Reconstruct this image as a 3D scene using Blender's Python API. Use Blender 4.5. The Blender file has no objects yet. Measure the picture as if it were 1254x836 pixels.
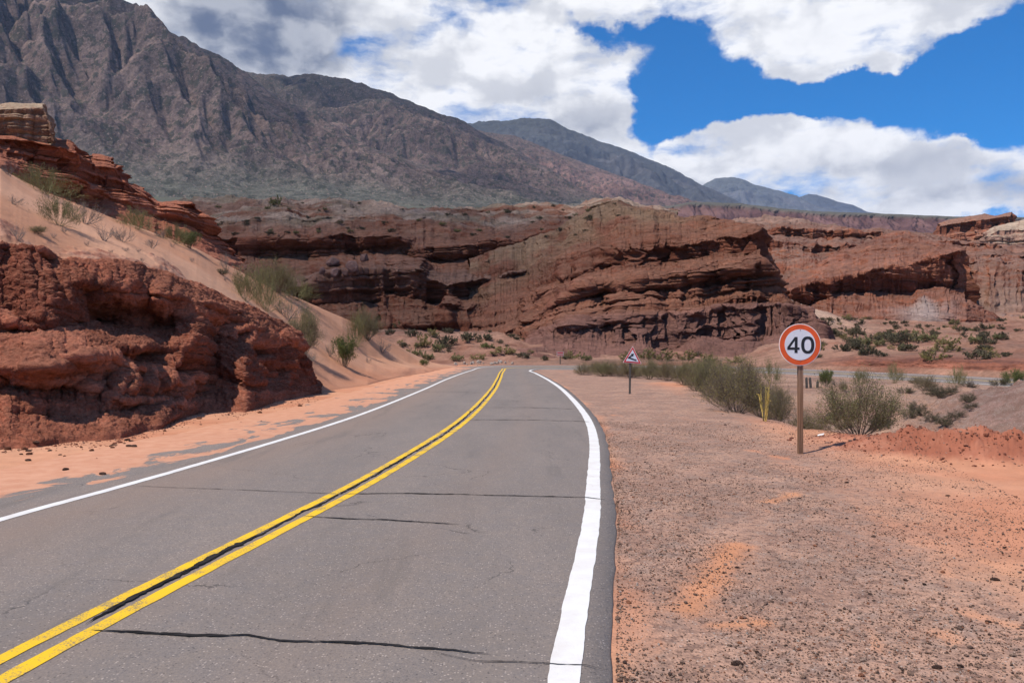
import bpy, math, random
import numpy as np
from mathutils import Vector

rng = np.random.default_rng(7)
random.seed(7)
F, U0, V0, H = 975.0, 627.0, 425.0, 1.8      # lens of the photograph, its horizon, eye height
SC = bpy.context.scene
COL = SC.collection
f4 = np.float32

# ------------------------------------------------------------------ noise
_perm = np.concatenate([rng.permutation(256)] * 2).astype(np.int32)
_g = rng.normal(size=(256, 3)).astype(f4); _g /= np.linalg.norm(_g, axis=1)[:, None]; _g *= 1.5

def pn(x, y, z=0.0, seed=0):
    x, y, z = np.broadcast_arrays(np.asarray(x, f4) + seed * 17.31, np.asarray(y, f4) - seed * 9.17, np.asarray(z, f4) + seed * 5.73)
    xi, yi, zi = np.floor(x), np.floor(y), np.floor(z)
    xf, yf, zf = x - xi, y - yi, z - zi
    xi, yi, zi = xi.astype(np.int32) & 255, yi.astype(np.int32) & 255, zi.astype(np.int32) & 255
    u, v, w = (t * t * t * (t * (t * 6 - 15) + 10) for t in (xf, yf, zf))
    out = 0
    for dx in (0, 1):
        px = _perm[(xi + dx) & 255]
        wu = u if dx else 1 - u
        for dy in (0, 1):
            py = _perm[(px + yi + dy) & 255]
            wv = wu * (v if dy else 1 - v)
            for dz in (0, 1):
                g = _g[_perm[(py + zi + dz) & 255]]
                out = out + wv * (w if dz else 1 - w) * (g[..., 0] * (xf - dx) + g[..., 1] * (yf - dy) + g[..., 2] * (zf - dz))
    return out

def fbm(x, y, z=0.0, o=4, seed=0, gain=.5, ridge=False):
    s, a, f, t = 0, 1.0, 1.0, 0
    for i in range(o):
        n = pn(np.asarray(x) * f, np.asarray(y) * f, np.asarray(z) * f, seed + i * 3)
        if ridge: n = 1 - 2 * np.abs(n)
        s = s + n * a; t += a; a *= gain; f *= 2.03
    return s / t

def smooth(a, b, x):
    t = np.clip((x - a) / (b - a), 0, 1)
    return t * t * (3 - 2 * t)

def mix(a, b, t):
    t = np.asarray(t)[..., None]
    return np.asarray(a) * (1 - t) + np.asarray(b) * t

# ------------------------------------------------------------------ objects
def tag(o, label=None, cat=None, group=None, kind=None):
    if label: o['label'] = label
    if cat: o['category'] = cat
    if group: o['group'] = group
    if kind: o['kind'] = kind
    return o

def link(name, me, mat=None, parent=None):
    o = bpy.data.objects.new(name, me); COL.objects.link(o)
    if mat: me.materials.append(mat)
    if parent is not None: o.parent = parent
    return o

def empty(name, loc=(0, 0, 0), rz=0):
    o = bpy.data.objects.new(name, None); COL.objects.link(o)
    o.location = loc; o.rotation_euler[2] = rz; o.empty_display_size = .2
    return o

def mesh_arrays(name, V, faces, k, smoothit=True, col=None):
    """V (n,3), faces (m,k)"""
    me = bpy.data.meshes.new(name)
    V = np.ascontiguousarray(V, f4); faces = np.ascontiguousarray(faces, np.int32)
    me.vertices.add(len(V)); me.vertices.foreach_set('co', V.ravel())
    m = len(faces)
    me.loops.add(m * k); me.loops.foreach_set('vertex_index', faces.ravel())
    me.polygons.add(m)
    me.polygons.foreach_set('loop_start', np.arange(0, m * k, k, dtype=np.int32))
    me.polygons.foreach_set('use_smooth', np.full(m, smoothit))
    if col is not None:
        at = me.color_attributes.new('Col', 'FLOAT_COLOR', 'POINT')
        c = np.ones((len(V), 4), f4); c[:, :3] = np.clip(col.reshape(-1, 3), 0, 1)
        at.data.foreach_set('color', c.ravel())
    me.update(calc_edges=True)
    return me

def grid(name, P, col=None, mat=None, parent=None, sm=True, wrap=False):
    ny, nx = P.shape[:2]
    i = np.arange(ny * nx).reshape(ny, nx)
    a, b, c, d = i[:-1, :-1], i[:-1, 1:], i[1:, 1:], i[1:, :-1]
    q = np.stack([a, b, c, d], -1).reshape(-1, 4)
    if wrap:
        q2 = np.stack([i[:-1, -1], i[:-1, 0], i[1:, 0], i[1:, -1]], -1).reshape(-1, 4)
        q = np.concatenate([q, q2])
    return link(name, mesh_arrays(name, P.reshape(-1, 3), q, 4, sm, col), mat, parent)

class MB:
    def __init__(s): s.v = []; s.f = []
    def add(s, vs, fs):
        n = len(s.v); s.v += [tuple(p) for p in vs]; s.f += [tuple(i + n for i in f) for f in fs]
    def box(s, x0, x1, y0, y1, z0, z1):
        s.add([(x0, y0, z0), (x1, y0, z0), (x1, y1, z0), (x0, y1, z0), (x0, y0, z1), (x1, y0, z1), (x1, y1, z1), (x0, y1, z1)],
              [(0, 3, 2, 1), (4, 5, 6, 7), (0, 1, 5, 4), (1, 2, 6, 5), (2, 3, 7, 6), (3, 0, 4, 7)])
    def prism(s, pts, y0, y1):                      # outline in x,z extruded along y (y0 = front)
        n = len(pts)
        s.add([(x, y0, z) for x, z in pts] + [(x, y1, z) for x, z in pts],
              [tuple(range(n)), tuple(range(2 * n - 1, n - 1, -1))] + [(i, i + n, (i + 1) % n + n, (i + 1) % n) for i in range(n)])
    def ring(s, outer, inner, y0, y1):
        n = len(outer)
        vs = [(x, y0, z) for x, z in outer] + [(x, y0, z) for x, z in inner] + [(x, y1, z) for x, z in outer] + [(x, y1, z) for x, z in inner]
        fs = []
        for i in range(n):
            j = (i + 1) % n
            fs += [(i, j, n + j, n + i), (2 * n + i, 3 * n + i, 3 * n + j, 2 * n + j), (i, 2 * n + i, 2 * n + j, j), (n + i, n + j, 3 * n + j, 3 * n + i)]
        s.add(vs, fs)
    def build(s, name, mat, parent=None, bevel=0, sm=False):
        me = bpy.data.meshes.new(name); me.from_pydata(s.v, [], s.f); me.update()
        if sm:
            for p in me.polygons: p.use_smooth = True
        o = link(name, me, mat, parent)
        if bevel:
            b = o.modifiers.new('b', 'BEVEL'); b.width = bevel; b.segments = 2; b.limit_method = 'ANGLE'
        return o

# ------------------------------------------------------------------ materials
class NT:
    def __init__(s, nt): s.t = nt; s.n = nt.nodes; s.l = nt.links
    def new(s, typ, **kw):
        n = s.n.new(typ)
        for k, v in kw.items(): setattr(n, k, v)
        return n
    def put(s, sock, v):
        if hasattr(v, 'is_output'): s.l.new(v, sock)
        elif v is not None: sock.default_value = v
    def math(s, op, a, b=None, c=None, clamp=False):
        n = s.new('ShaderNodeMath', operation=op, use_clamp=clamp)
        s.put(n.inputs[0], a); s.put(n.inputs[1], b); s.put(n.inputs[2], c)
        return n.outputs[0]
    def vmath(s, op, a, b=None, c=None):
        n = s.new('ShaderNodeVectorMath', operation=op)
        s.put(n.inputs[0], a); s.put(n.inputs[1], b)
        if c is not None: s.put(n.inputs[2], c)
        return n.outputs['Value'] if op in ('DOT_PRODUCT', 'LENGTH') else n.outputs['Vector']
    def noise(s, vec, scale, detail=6, rough=.55, dist=0, out='Fac', lac=2.0):
        n = s.new('ShaderNodeTexNoise'); s.put(n.inputs['Vector'], vec)
        n.inputs['Scale'].default_value = scale; n.inputs['Detail'].default_value = detail
        n.inputs['Roughness'].default_value = rough; n.inputs['Distortion'].default_value = dist; n.inputs['Lacunarity'].default_value = lac
        return n.outputs[out]
    def voro(s, vec, scale, feature='F1', out='Distance'):
        n = s.new('ShaderNodeTexVoronoi', feature=feature); s.put(n.inputs['Vector'], vec); n.inputs['Scale'].default_value = scale
        return n.outputs[out]
    def range(s, v, a, b, c=0, d=1, typ='SMOOTHSTEP'):
        n = s.new('ShaderNodeMapRange', interpolation_type=typ)
        for i, q in enumerate((v, a, b, c, d)): s.put(n.inputs[i], q)
        return n.outputs[0]
    def mixc(s, t, a, b, blend='MIX'):
        n = s.new('ShaderNodeMix', data_type='RGBA', blend_type=blend)
        s.put(n.inputs[0], t); s.put(n.inputs[6], c4(a)); s.put(n.inputs[7], c4(b))
        return n.outputs[2]
    def bump(s, h, strength=.5, dist=.1, normal=None):
        n = s.new('ShaderNodeBump'); n.inputs['Strength'].default_value = strength; n.inputs['Distance'].default_value = dist
        s.put(n.inputs['Height'], h)
        if normal is not None: s.put(n.inputs['Normal'], normal)
        return n.outputs[0]

def c4(c):
    if isinstance(c, (tuple, list)) and len(c) == 3: return (*c, 1)
    return c

def material(name, rough=.9, spec=.2):
    m = bpy.data.materials.new(name); m.use_nodes = True
    t = NT(m.node_tree); b = t.n['Principled BSDF']
    b.inputs['Roughness'].default_value = rough
    b.inputs['Specular IOR Level'].default_value = spec
    return m, t, b

def mat_attr(name, scales, amp, bumps, rough=.95, spec=.15, squash=1.0, speck=None):
    """albedo from the geology colour of the mesh, broken up by noise; bumps: (scale, distance, strength)"""
    m, t, b = material(name, rough, spec)
    co = t.new('ShaderNodeTexCoord').outputs['Object']
    if squash != 1.0: co = t.vmath('MULTIPLY', co, (1, 1, squash))
    col = t.new('ShaderNodeAttribute', attribute_name='Col').outputs['Color']
    for s_, a_ in zip(scales, amp):
        n = t.noise(co, s_, 8, .62)
        v = t.range(n, .28, .72, 1 - a_, 1 + a_, 'LINEAR')
        vv = t.new('ShaderNodeCombineXYZ')
        for i in range(3): t.l.new(v, vv.inputs[i])
        col = t.mixc(1.0, col, vv.outputs[0], 'MULTIPLY')
    if speck:
        for sc_, thr, cc, am in speck:
            n = t.noise(co, sc_, 3, .6)
            col = t.mixc(t.range(n, thr, thr + .06, 0, am), col, cc)
    t.l.new(col, b.inputs['Base Color'])
    nrm = None
    for s_, d_, st in bumps:
        n = t.noise(co, s_, 9, .62, .3)
        nrm = t.bump(n, st, d_, nrm)
    if nrm is not None: t.l.new(nrm, b.inputs['Normal'])
    return m

def mat_plain(name, c, rough=.7, var=.15, scale=20, spec=.2, bump=0, c2=None, stretch=None, trans=0, metal=0):
    m, t, b = material(name, rough, spec)
    co = t.new('ShaderNodeTexCoord').outputs['Object']
    if stretch: co = t.vmath('MULTIPLY', co, stretch)
    n = t.noise(co, scale, 6, .6)
    d = tuple(x * (1 - var) for x in c); e = c2 or tuple(min(1, x * (1 + var)) for x in c)
    t.l.new(t.mixc(t.range(n, .3, .7), d, e), b.inputs['Base Color'])
    b.inputs['Metallic'].default_value = metal
    if bump: t.l.new(t.bump(n, .6, bump), b.inputs['Normal'])
    return m

M = {}
M['near_rock'] = mat_attr('near_rock', [1.1, 9], [.22, .3], [(2.2, .25, 1.0), (9, .09, 1.0), (40, .02, 1.0)], squash=1.8)
M['cliff'] = mat_attr('cliff', [.12, .9], [.22, .3], [(.35, 1.4, 1.0), (1.6, .5, 1.0), (6, .15, 1.0)], squash=2.4)
M['far_cliff'] = mat_attr('far_cliff', [.05, .4], [.2, .3], [(.15, 2.5, .8), (.7, .7, .9)], squash=2.2)
M['slope'] = mat_attr('slope', [.06, .5, 3], [.15, .25, .25], [(.6, .45, .9), (5, .08, .9)])
M['dune'] = mat_attr('dune', [.5, 6], [.06, .07], [(1.3, .10, .5), (14, .012, .6), (60, .004, .5)])
M['mountain'] = mat_attr('mountain', [.004, .02, .10], [.25, .35, .55], [(.012, 18, .5), (.06, 6, .9)],
                         speck=[(.03, .52, (.035, .038, .028), .75), (.09, .60, (.24, .165, .14), .75)])
M['far_mountain'] = mat_attr('far_mountain', [.002, .02], [.15, .25], [(.004, 60, .7), (.02, 12, .7)])
M['valley'] = mat_attr('valley', [.01, .08], [.2, .35], [(.05, 3, .5)], speck=[(.05, .5, (.07, .085, .055), .7)])

# ground: colour comes from the mesh (sand / gravel / red dirt) plus fine grit
def mat_ground():
    m, t, b = material('ground', .95, .12)
    co = t.new('ShaderNodeTexCoord').outputs['Object']
    col = t.new('ShaderNodeAttribute', attribute_name='Col').outputs['Color']
    gr = t.new('ShaderNodeAttribute', attribute_name='Gravel').outputs['Fac']
    def scl(v):
        vv = t.new('ShaderNodeCombineXYZ')
        for i in range(3): t.l.new(v, vv.inputs[i])
        return vv.outputs[0]
    n1 = t.noise(co, 1.7, 9, .65)
    col = t.mixc(1.0, col, scl(t.range(n1, .3, .7, .86, 1.13, 'LINEAR')), 'MULTIPLY')
    n2 = t.noise(co, 28, 5, .7)
    g = t.range(n2, .3, .7, .72, 1.3, 'LINEAR')
    col = t.mixc(t.math('MULTIPLY_ADD', gr, .85, .15), col, t.mixc(1.0, col, scl(g), 'MULTIPLY'))
    n4 = t.noise(co, 9, 7, .75)
    col = t.mixc(t.math('MULTIPLY', gr, t.range(t.noise(co, 3.2, 6, .7), .46, .62, 0, .5)), col, (.25, .185, .155))
    col = t.mixc(t.math('MULTIPLY', gr, t.range(n4, .48, .62, 0, .8)), col, (.165, .098, .076))
    col = t.mixc(t.range(t.noise(co, 5.5, 6, .7), .60, .74, 0, .45), col, (.50, .28, .18))
    cell = t.new('ShaderNodeTexVoronoi', feature='F1'); t.put(cell.inputs['Vector'], co); cell.inputs['Scale'].default_value = 42
    sep = t.new('ShaderNodeSeparateColor'); t.l.new(cell.outputs['Color'], sep.inputs[0])
    dark = t.math('MULTIPLY', t.range(sep.outputs[0], .70, .76), t.range(cell.outputs['Distance'], .34, .28))
    lite = t.math('MULTIPLY', t.range(sep.outputs[1], .86, .9), t.range(cell.outputs['Distance'], .32, .26))
    col = t.mixc(t.math('MULTIPLY', dark, t.math('MULTIPLY_ADD', gr, .75, .12)), col, (.075, .048, .04))
    col = t.mixc(t.math('MULTIPLY', lite, t.math('MULTIPLY_ADD', gr, .6, .05)), col, (.52, .44, .38))
    t.l.new(col, b.inputs['Base Color'])
    nr = t.bump(t.noise(co, 4, 8, .6), .5, .06)
    hh = t.math('MULTIPLY', t.math('MULTIPLY_ADD', cell.outputs['Distance'], -1.0, t.math('MULTIPLY', n2, .8)), t.math('MULTIPLY_ADD', gr, .9, .2))
    nr = t.bump(hh, .7, .012, nr)
    t.l.new(nr, b.inputs['Normal'])
    return m
M['ground'] = mat_ground()

# asphalt; sand drifts over it where the mesh attribute Sand rises past noise
def mat_asphalt():
    m, t, b = material('asphalt', .82, .3)
    co = t.new('ShaderNodeTexCoord').outputs['Object']
    sand = t.new('ShaderNodeAttribute', attribute_name='Sand').outputs['Fac']
    across = t.new('ShaderNodeAttribute', attribute_name='Wear').outputs['Fac']
    n1 = t.noise(t.vmath('MULTIPLY', co, (1.6, .45, 1)), .5, 7, .65); n2 = t.noise(co, 55, 5, .75); n3 = t.noise(co, 4, 6, .6)
    base = t.mixc(t.range(n1, .3, .7), (.205, .163, .135), (.262, .205, .168))
    base = t.mixc(t.range(n3, .35, .7, 0, .35), base, (.18, .158, .152))
    base = t.mixc(t.range(n2, .3, .7, 0, .65), base, (.115, .10, .096))
    wv = t.vmath('MULTIPLY_ADD', t.vmath('SUBTRACT', t.noise(co, 1.3, 6, .65, out='Color'), (.5, .5, .5)), (.9, .9, 0), co)
    ed = t.voro(wv, .42, 'DISTANCE_TO_EDGE')
    hair = t.math('MULTIPLY', t.range(ed, .0022, .0045, 1, 0), t.range(t.noise(co, .6, 3, .5), .50, .60))
    base = t.mixc(t.math('MULTIPLY', hair, .75), base, (.045, .04, .038))
    cell = t.new('ShaderNodeTexVoronoi', feature='F1'); t.put(cell.inputs['Vector'], co); cell.inputs['Scale'].default_value = 58
    sep = t.new('ShaderNodeSeparateColor'); t.l.new(cell.outputs['Color'], sep.inputs[0])
    chip = t.math('MULTIPLY', t.range(sep.outputs[0], .82, .88), t.range(cell.outputs['Distance'], .42, .3))
    base = t.mixc(t.math('MULTIPLY', chip, .75), base, (.42, .34, .29))
    pit = t.math('MULTIPLY', t.range(sep.outputs[1], .84, .9), t.range(cell.outputs['Distance'], .42, .3))
    base = t.mixc(t.math('MULTIPLY', pit, .7), base, (.045, .04, .04))
    base = t.mixc(t.math('MULTIPLY', across, .45), base, (.27, .175, .125))
    base = t.mixc(t.range(t.noise(t.vmath('MULTIPLY', co, (2.2, .25, 1)), 1.1, 5, .6), .54, .72, 0, .38), base, (.115, .098, .086))   # dust on the lanes
    rc = t.vmath('MULTIPLY', co, (1.0, .38, 1))
    s = t.math('ADD', sand, t.math('MULTIPLY', t.math('SUBTRACT', t.noise(rc, 1.3, 7, .62, .5), .5), 2.1))
    mask = t.range(s, .46, .54)
    sc_ = t.mixc(t.range(n3, .3, .7), (.46, .21, .122), (.53, .27, .168))
    col = t.mixc(mask, base, sc_)
    t.l.new(col, b.inputs['Base Color'])
    nr = t.bump(t.math('ADD', n2, t.math('MULTIPLY', cell.outputs['Distance'], .5)), .55, .006)
    nr = t.bump(mask, .5, .02, nr)
    t.l.new(nr, b.inputs['Normal'])
    return m
M['asphalt'] = mat_asphalt()

def mat_paint(name, c, dirt, wear=.62):
    m, t, b = material(name, .6, .35)
    co = t.new('ShaderNodeTexCoord').outputs['Object']
    n = t.noise(co, 3, 8, .65); n2 = t.noise(co, 60, 5, .7)
    col = t.mixc(t.range(n, .35, .7, 0, .55), c, dirt)
    chip = t.range(t.math('ADD', t.math('MULTIPLY', n, .45), t.math('MULTIPLY', n2, .6)), wear, wear + .05)
    col = t.mixc(t.math('MULTIPLY', chip, .8), col, (.15, .13, .12))
    t.l.new(col, b.inputs['Base Color'])
    t.l.new(t.bump(n2, .4, .004), b.inputs['Normal'])
    return m
M['white_paint'] = mat_paint('white_paint', (.71, .69, .66), (.58, .50, .45), .64)
M['yellow_paint'] = mat_paint('yellow_paint', (.78, .47, .008), (.55, .34, .04), .555)
M['tar'] = mat_plain('tar', (.024, .021, .020), .85, .4, 8, spec=.08)

# ------------------------------------------------------------------ photo pixel helpers
def px2ground(u, v, z=0.0):
    Y = F * (H - z) / (v - V0)
    return ((u - U0) / F * Y, Y, z)

def interp(pts, u):
    if np.isscalar(pts): return np.full_like(u, float(pts))
    p = sorted(pts)
    return np.interp(u, [a for a, b in p], [b for a, b in p])

def loft(lines, u0, u1, nu, rows, vn=0.0, Yn=0.0, freq=.03, seed=0, round_=2, z_mode=()):
    """lines: list of (v polyline, Y polyline) near to far -> grid of points on rays of the traced outline.
    vn px wobble of each line, Yn metres of shared in/out buttressing"""
    u = np.linspace(u0, u1, nu)
    but = fbm(u * freq * .5, 3.7, o=3, seed=seed) * Yn * 1.3
    Ys, Zs = [], []
    for k, (lv, lY) in enumerate(lines):
        Y = interp(lY, u) + but * (1 if 0 < k < len(lines) - 1 else 0)
        if k in z_mode: z = interp(lv, u)
        else:
            v = interp(lv, u) + fbm(u * .05, k * 7.3, o=5, seed=seed + k, gain=.6) * vn * (1 if k else .3)
            Y = Y + fbm(u * freq * 1.3, k * 1.1 + 50, o=4, seed=seed + 9, gain=.6) * Yn * .7 * (1 if k else 0)
            z = H - (v - V0) * Y / F
        Ys.append(Y); Zs.append(z)
    Ys, Zs = np.array(Ys), np.array(Zs)
    YY, ZZ, K = [], [], []
    for k in range(len(lines) - 1):
        n = rows[k] if not np.isscalar(rows) else rows
        t = np.linspace(0, 1, n, endpoint=(k == len(lines) - 2))[:, None]
        YY.append(Ys[k] * (1 - t) + Ys[k + 1] * t); ZZ.append(Zs[k] * (1 - t) + Zs[k + 1] * t); K.append(k + t[:, 0])
    Y, Z, K = np.concatenate(YY), np.concatenate(ZZ), np.concatenate(K)
    for _ in range(round_):
        Y[1:-1] = (Y[:-2] + 2 * Y[1:-1] + Y[2:]) / 4; Z[1:-1] = (Z[:-2] + 2 * Z[1:-1] + Z[2:]) / 4
    X = (u - U0)[None] / F * Y
    return np.stack([X, Y, Z], -1), u, K

def normals(P):
    a = np.gradient(P, axis=1); b = np.gradient(P, axis=0)
    n = np.cross(a, b); n /= np.linalg.norm(n, axis=-1, keepdims=True) + 1e-9
    return n * np.where(n[..., 2:3] < 0, -1, 1) if False else n

def blur(A, n):
    for _ in range(n):
        A = A.copy()
        A[1:-1] = (A[:-2] + 2 * A[1:-1] + A[2:]) / 4
        A[:, 1:-1] = (A[:, :-2] + 2 * A[:, 1:-1] + A[:, 2:]) / 4
    return A

def facing(P):
    n = normals(P)
    # sheets run left-to-right (x) and near-to-far (y): the cross product points up / towards the viewer
    return n

def strat(s, seed=0, sharp=3.5):
    """hardness of the beds by height: -1..1, squarish"""
    a = pn(s * .35, 0, 0, seed) + .6 * pn(s * 1.1, 5, 0, seed + 1) + .35 * pn(s * 2.9, 9, 0, seed + 2)
    return np.tanh(sharp * a)

def beds(s, X, Y, q, seed, tmin, tmax, lat):
    """irregular beds: hard ones stand proud over an undercut, soft ones are recessed; each bed breaks up along its length"""
    g = np.random.default_rng(seed)
    n = 900; th = g.uniform(tmin, tmax, n) ** 1.0 / q; b = np.cumsum(th) - th.sum() / 2
    hd = g.random(n)
    i = np.clip(np.searchsorted(b, s.ravel()).reshape(s.shape) - 1, 0, n - 2)
    f = (s - b[i]) / (b[i + 1] - b[i])
    h = hd[i] + 1.1 * fbm(X * q * lat, Y * q * lat, i * 3.7, 3, seed + 1)
    h = smooth(.25, .85, h)
    return (h * smooth(0, .3, f) * (1 - .45 * smooth(.75, 1, f)) - .35), hd[i], f

def cell(a, b, seed=0):
    i, j = np.floor(a).astype(np.int64) & 255, np.floor(b).astype(np.int64) & 255
    return _perm[(_perm[(i + seed * 13) & 255] + j) & 255].astype(f4) / 127.5 - 1

def rockify(P, unit, seed, tilt=(0, 0), strata=1.0, flute=1.0, bulk=1.0, gully=0.0, edge=True, sseed=None, block=.5, gulch=.9):
    """unit = metres of a typical feature; returns displaced grid and the bed coordinate"""
    X, Y, Z = P[..., 0], P[..., 1], P[..., 2]
    n = blur(normals(P), 4)
    e = np.ones(P.shape[:2])
    if edge:
        k = np.arange(P.shape[0])[:, None]
        e = e * smooth(0, 6, k)
    steep = smooth(.15, .75, 1 - np.abs(n[..., 2]))
    hor = n[..., :2] / (np.linalg.norm(n[..., :2], axis=-1, keepdims=True) + .15)
    q = 1 / unit
    w = fbm(X * q * .12, Y * q * .12, Z * q * .12, 3, seed + 20) * unit * 2.0
    s = Z + tilt[0] * X + tilt[1] * Y + w * .35 + .10 * unit * fbm(X * q * .6, Y * q * .6, 0, 3, seed + 21)
    loc = fbm(X * q * .18, Y * q * .18, s * q * .5, 3, seed + 25)          # beds thicken, thin and break along their length
    st1, hb, f1 = beds(s, X, Y, q, seed, .35, 1.7, .10)
    st2, hb2, f2 = beds(s + .12 * unit * fbm(X * q, Y * q, 0, 3, seed + 22), X, Y, q, seed + 90, .12, .45, .22)
    st = 1.5 * st1 + .55 * st2
    gul = np.abs(fbm(X * q * .13 + .1 * s * q * .3, Y * q * .13, s * q * .04, 4, seed + 93)) 
    gul = -smooth(.16, .0, gul)
    amp = np.clip(.75 + 1.4 * loc, .1, 1.6)
    fl = fbm(X * q * .55 + .25 * w, Y * q * .55, s * q * .16, 4, seed + 31, ridge=True)
    flm = smooth(-.25, .35, fbm(X * q * .1, Y * q * .1, s * q * .5, 3, seed + 33))
    xw = X * q * .55 + .5 * fbm(X * q * .5, Y * q * .5, Z * q, 3, seed + 35); sw = s * q * .9 + .15 * fbm(X * q * .4, Y * q * .4, 0, 2, seed + 36)
    bl = cell(xw + .37 * np.floor(sw), sw, seed) * .6 + cell(xw * 2.1, sw * 2.3, seed + 1) * .4
    bl = blur(bl, 1)
    big = fbm(X * q * .16, Y * q * .16, Z * q * .10, 5, seed + 40)
    rid = fbm(X * q * .33, Y * q * .33, Z * q * .5, 6, seed + 50, gain=.6)
    cr = fbm(X * q * 1.2, Y * q * 1.2, s * q * 2.2, 5, seed + 55, ridge=True, gain=.65)
    D = unit * (gul * gulch * steep + strata * .50 * st * amp * (.45 + .55 * steep) + flute * .38 * (fl - .3) * steep * flm + block * .22 * bl * steep + .10 * cr) * e
    G = unit * gully * fbm(X * q * .2 + .3 * w, Y * q * .14, Z * q * .2, 5, seed + 60, ridge=True) * (1 - steep * .6) * e
    N = unit * bulk * (1.1 * big + .5 * rid) * e
    out = P.copy()
    out[..., 0] += hor[..., 0] * D + n[..., 0] * N
    out[..., 1] += hor[..., 1] * D + n[..., 1] * N
    out[..., 2] += n[..., 2] * N * .8 + G
    return out, (s, hb, hb2), st

def ramp(t, stops):
    t = np.clip(t, 0, 1); x = [a for a, _ in stops]
    return np.stack([np.interp(t, x, [c[i] for _, c in stops]) for i in range(3)], -1)

RED = [(0, (.095, .034, .023)), (.3, (.175, .058, .034)), (.5, (.25, .084, .047)), (.75, (.32, .130, .078)), (1, (.22, .080, .052))]
def rock_colour(P, s, unit, seed, stops=RED, dust=(.28, .135, .085), dusty=.8, pale=None, pale_amt=0.0):
    X, Y, Z = P[..., 0], P[..., 1], P[..., 2]
    q = 1 / unit
    s, hb, hb2 = s
    t = .5 + .35 * pn(s * q * .30, 0, 0, seed + 70) + .45 * (hb - .5) + .3 * (hb2 - .5) + .22 * fbm(X * q * .3, Y * q * .3, Z * q * .6, 4, seed + 72)
    c = ramp(t, stops)
    c = c * (1 + .22 * np.tanh(3 * pn(s * q * 3.3, 7, fbm(X * q * .15, Y * q * .15, 0, 2, seed + 77), seed + 76)))[..., None]
    n = normals(P)
    fl = smooth(.62, .92, np.abs(n[..., 2]) + .12 * fbm(X * q * .5, Y * q * .5, 0, 4, seed + 73))
    c = mix(c, np.array(dust) * (1 + .15 * fbm(X * q * .2, Y * q * .2, 0, 3, seed + 74))[..., None], fl * dusty)
    if pale is not None:
        m = smooth(.05, .35, pn(s * q * .3, 11, 0, seed + 75)) * pale_amt
        c = mix(c, pale, m)
    return c

# ================================================================== MOUNTAINS (stream erosion)
def erode(nx, ny, dx, Hs, iters, seed, K=2.2e-5, m=.45, z=None, U=1.0):
    """ridge template: row 0 is the mountain foot (base level), the last row the divide."""
    N = nx * ny
    r = np.random.default_rng(seed)
    if z is None: z = r.random((ny, nx)) * 5 + np.linspace(0, 1, ny)[:, None] * 60
    z = z.astype(np.float64)
    dt = 25000.0
    up = np.full((ny, nx), U * 1e-3 * dt); up[0] = 0
    offs = [(-1, -1), (-1, 0), (-1, 1), (0, -1), (0, 1), (1, -1), (1, 0), (1, 1)]
    idx = np.arange(N).reshape(ny, nx)
    for it in range(iters):
        best = np.zeros((ny, nx)); rec = idx.copy()
        for dy, dxx in offs:
            zs = np.roll(z, -dxx, 1); ii = np.roll(idx, -dxx, 1)
            if dy == -1:
                zz = np.vstack([np.full((1, nx), 1e9), zs[:-1]]); jj = np.vstack([idx[:1], ii[:-1]])
            elif dy == 1:
                zz = np.vstack([zs[1:], np.full((1, nx), 1e9)]); jj = np.vstack([ii[1:], idx[-1:]])
            else: zz, jj = zs, ii
            sl = (z - zz) / (dx * (1.41421 if dy and dxx else 1))
            b = sl > best
            best = np.where(b, sl, best); rec = np.where(b, jj, rec)
        rec[0] = idx[0]
        order = np.argsort(z.ravel(), kind='stable')
        rl = rec.ravel().tolist(); ol = order.tolist()
        A = [dx * dx] * N
        for i in reversed(ol):
            k = rl[i]
            if k != i: A[k] += A[i]
        Aa = np.array(A)
        dist = np.where((np.abs(rec.ravel() % nx - idx.ravel() % nx) % (nx - 2) > 0) & (rec.ravel() // nx != idx.ravel() // nx), 1.41421, 1) * dx
        Fk = (K * dt * Aa ** m / dist).tolist()
        zl = (z + up).ravel().tolist()
        for i in ol:
            k = rl[i]
            if k != i:
                if zl[k] < zl[i]:
                    zl[i] = (zl[i] + Fk[i] * zl[k]) / (1 + Fk[i])
        z = np.array(zl).reshape(ny, nx)
        z[0] = 0
        lap = np.roll(z, 1, 1) + np.roll(z, -1, 1) - 2 * z
        lap[1:-1] += z[2:] + z[:-2] - 2 * z[1:-1]
        z[1:] += .015 * lap[1:]
    return z

def up2(z):
    ny, nx = z.shape
    Y = np.linspace(0, ny - 1, ny * 2); X = np.arange(nx * 2) / 2
    y0 = np.clip(Y.astype(int), 0, ny - 2); fy = (Y - y0)[:, None]
    x0 = X.astype(int) % nx; fx = (X - X.astype(int))[None]
    a = z[y0][:, x0] * (1 - fx) + z[y0][:, (x0 + 1) % nx] * fx
    b = z[y0 + 1][:, x0] * (1 - fx) + z[y0 + 1][:, (x0 + 1) % nx] * fx
    return a * (1 - fy) + b * fy

_z = erode(180, 64, 44, 0, 40, 3)
_z = up2(_z) + rng.random((128, 360)) * 6
_z = erode(360, 128, 22, 0, 14, 4, z=_z)
_z = up2(_z) + rng.random((256, 720)) * 3
_z = erode(720, 256, 11, 0, 7, 5, z=_z)
TEMPL = _z
_crest = TEMPL[-40:].max(0)
_k = np.ones(61) / 61
_cs = np.convolve(np.concatenate([_crest[-60:], _crest, _crest[:60]]), _k, 'same')[60:-60]
TEMPL = TEMPL / _cs[None]

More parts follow.
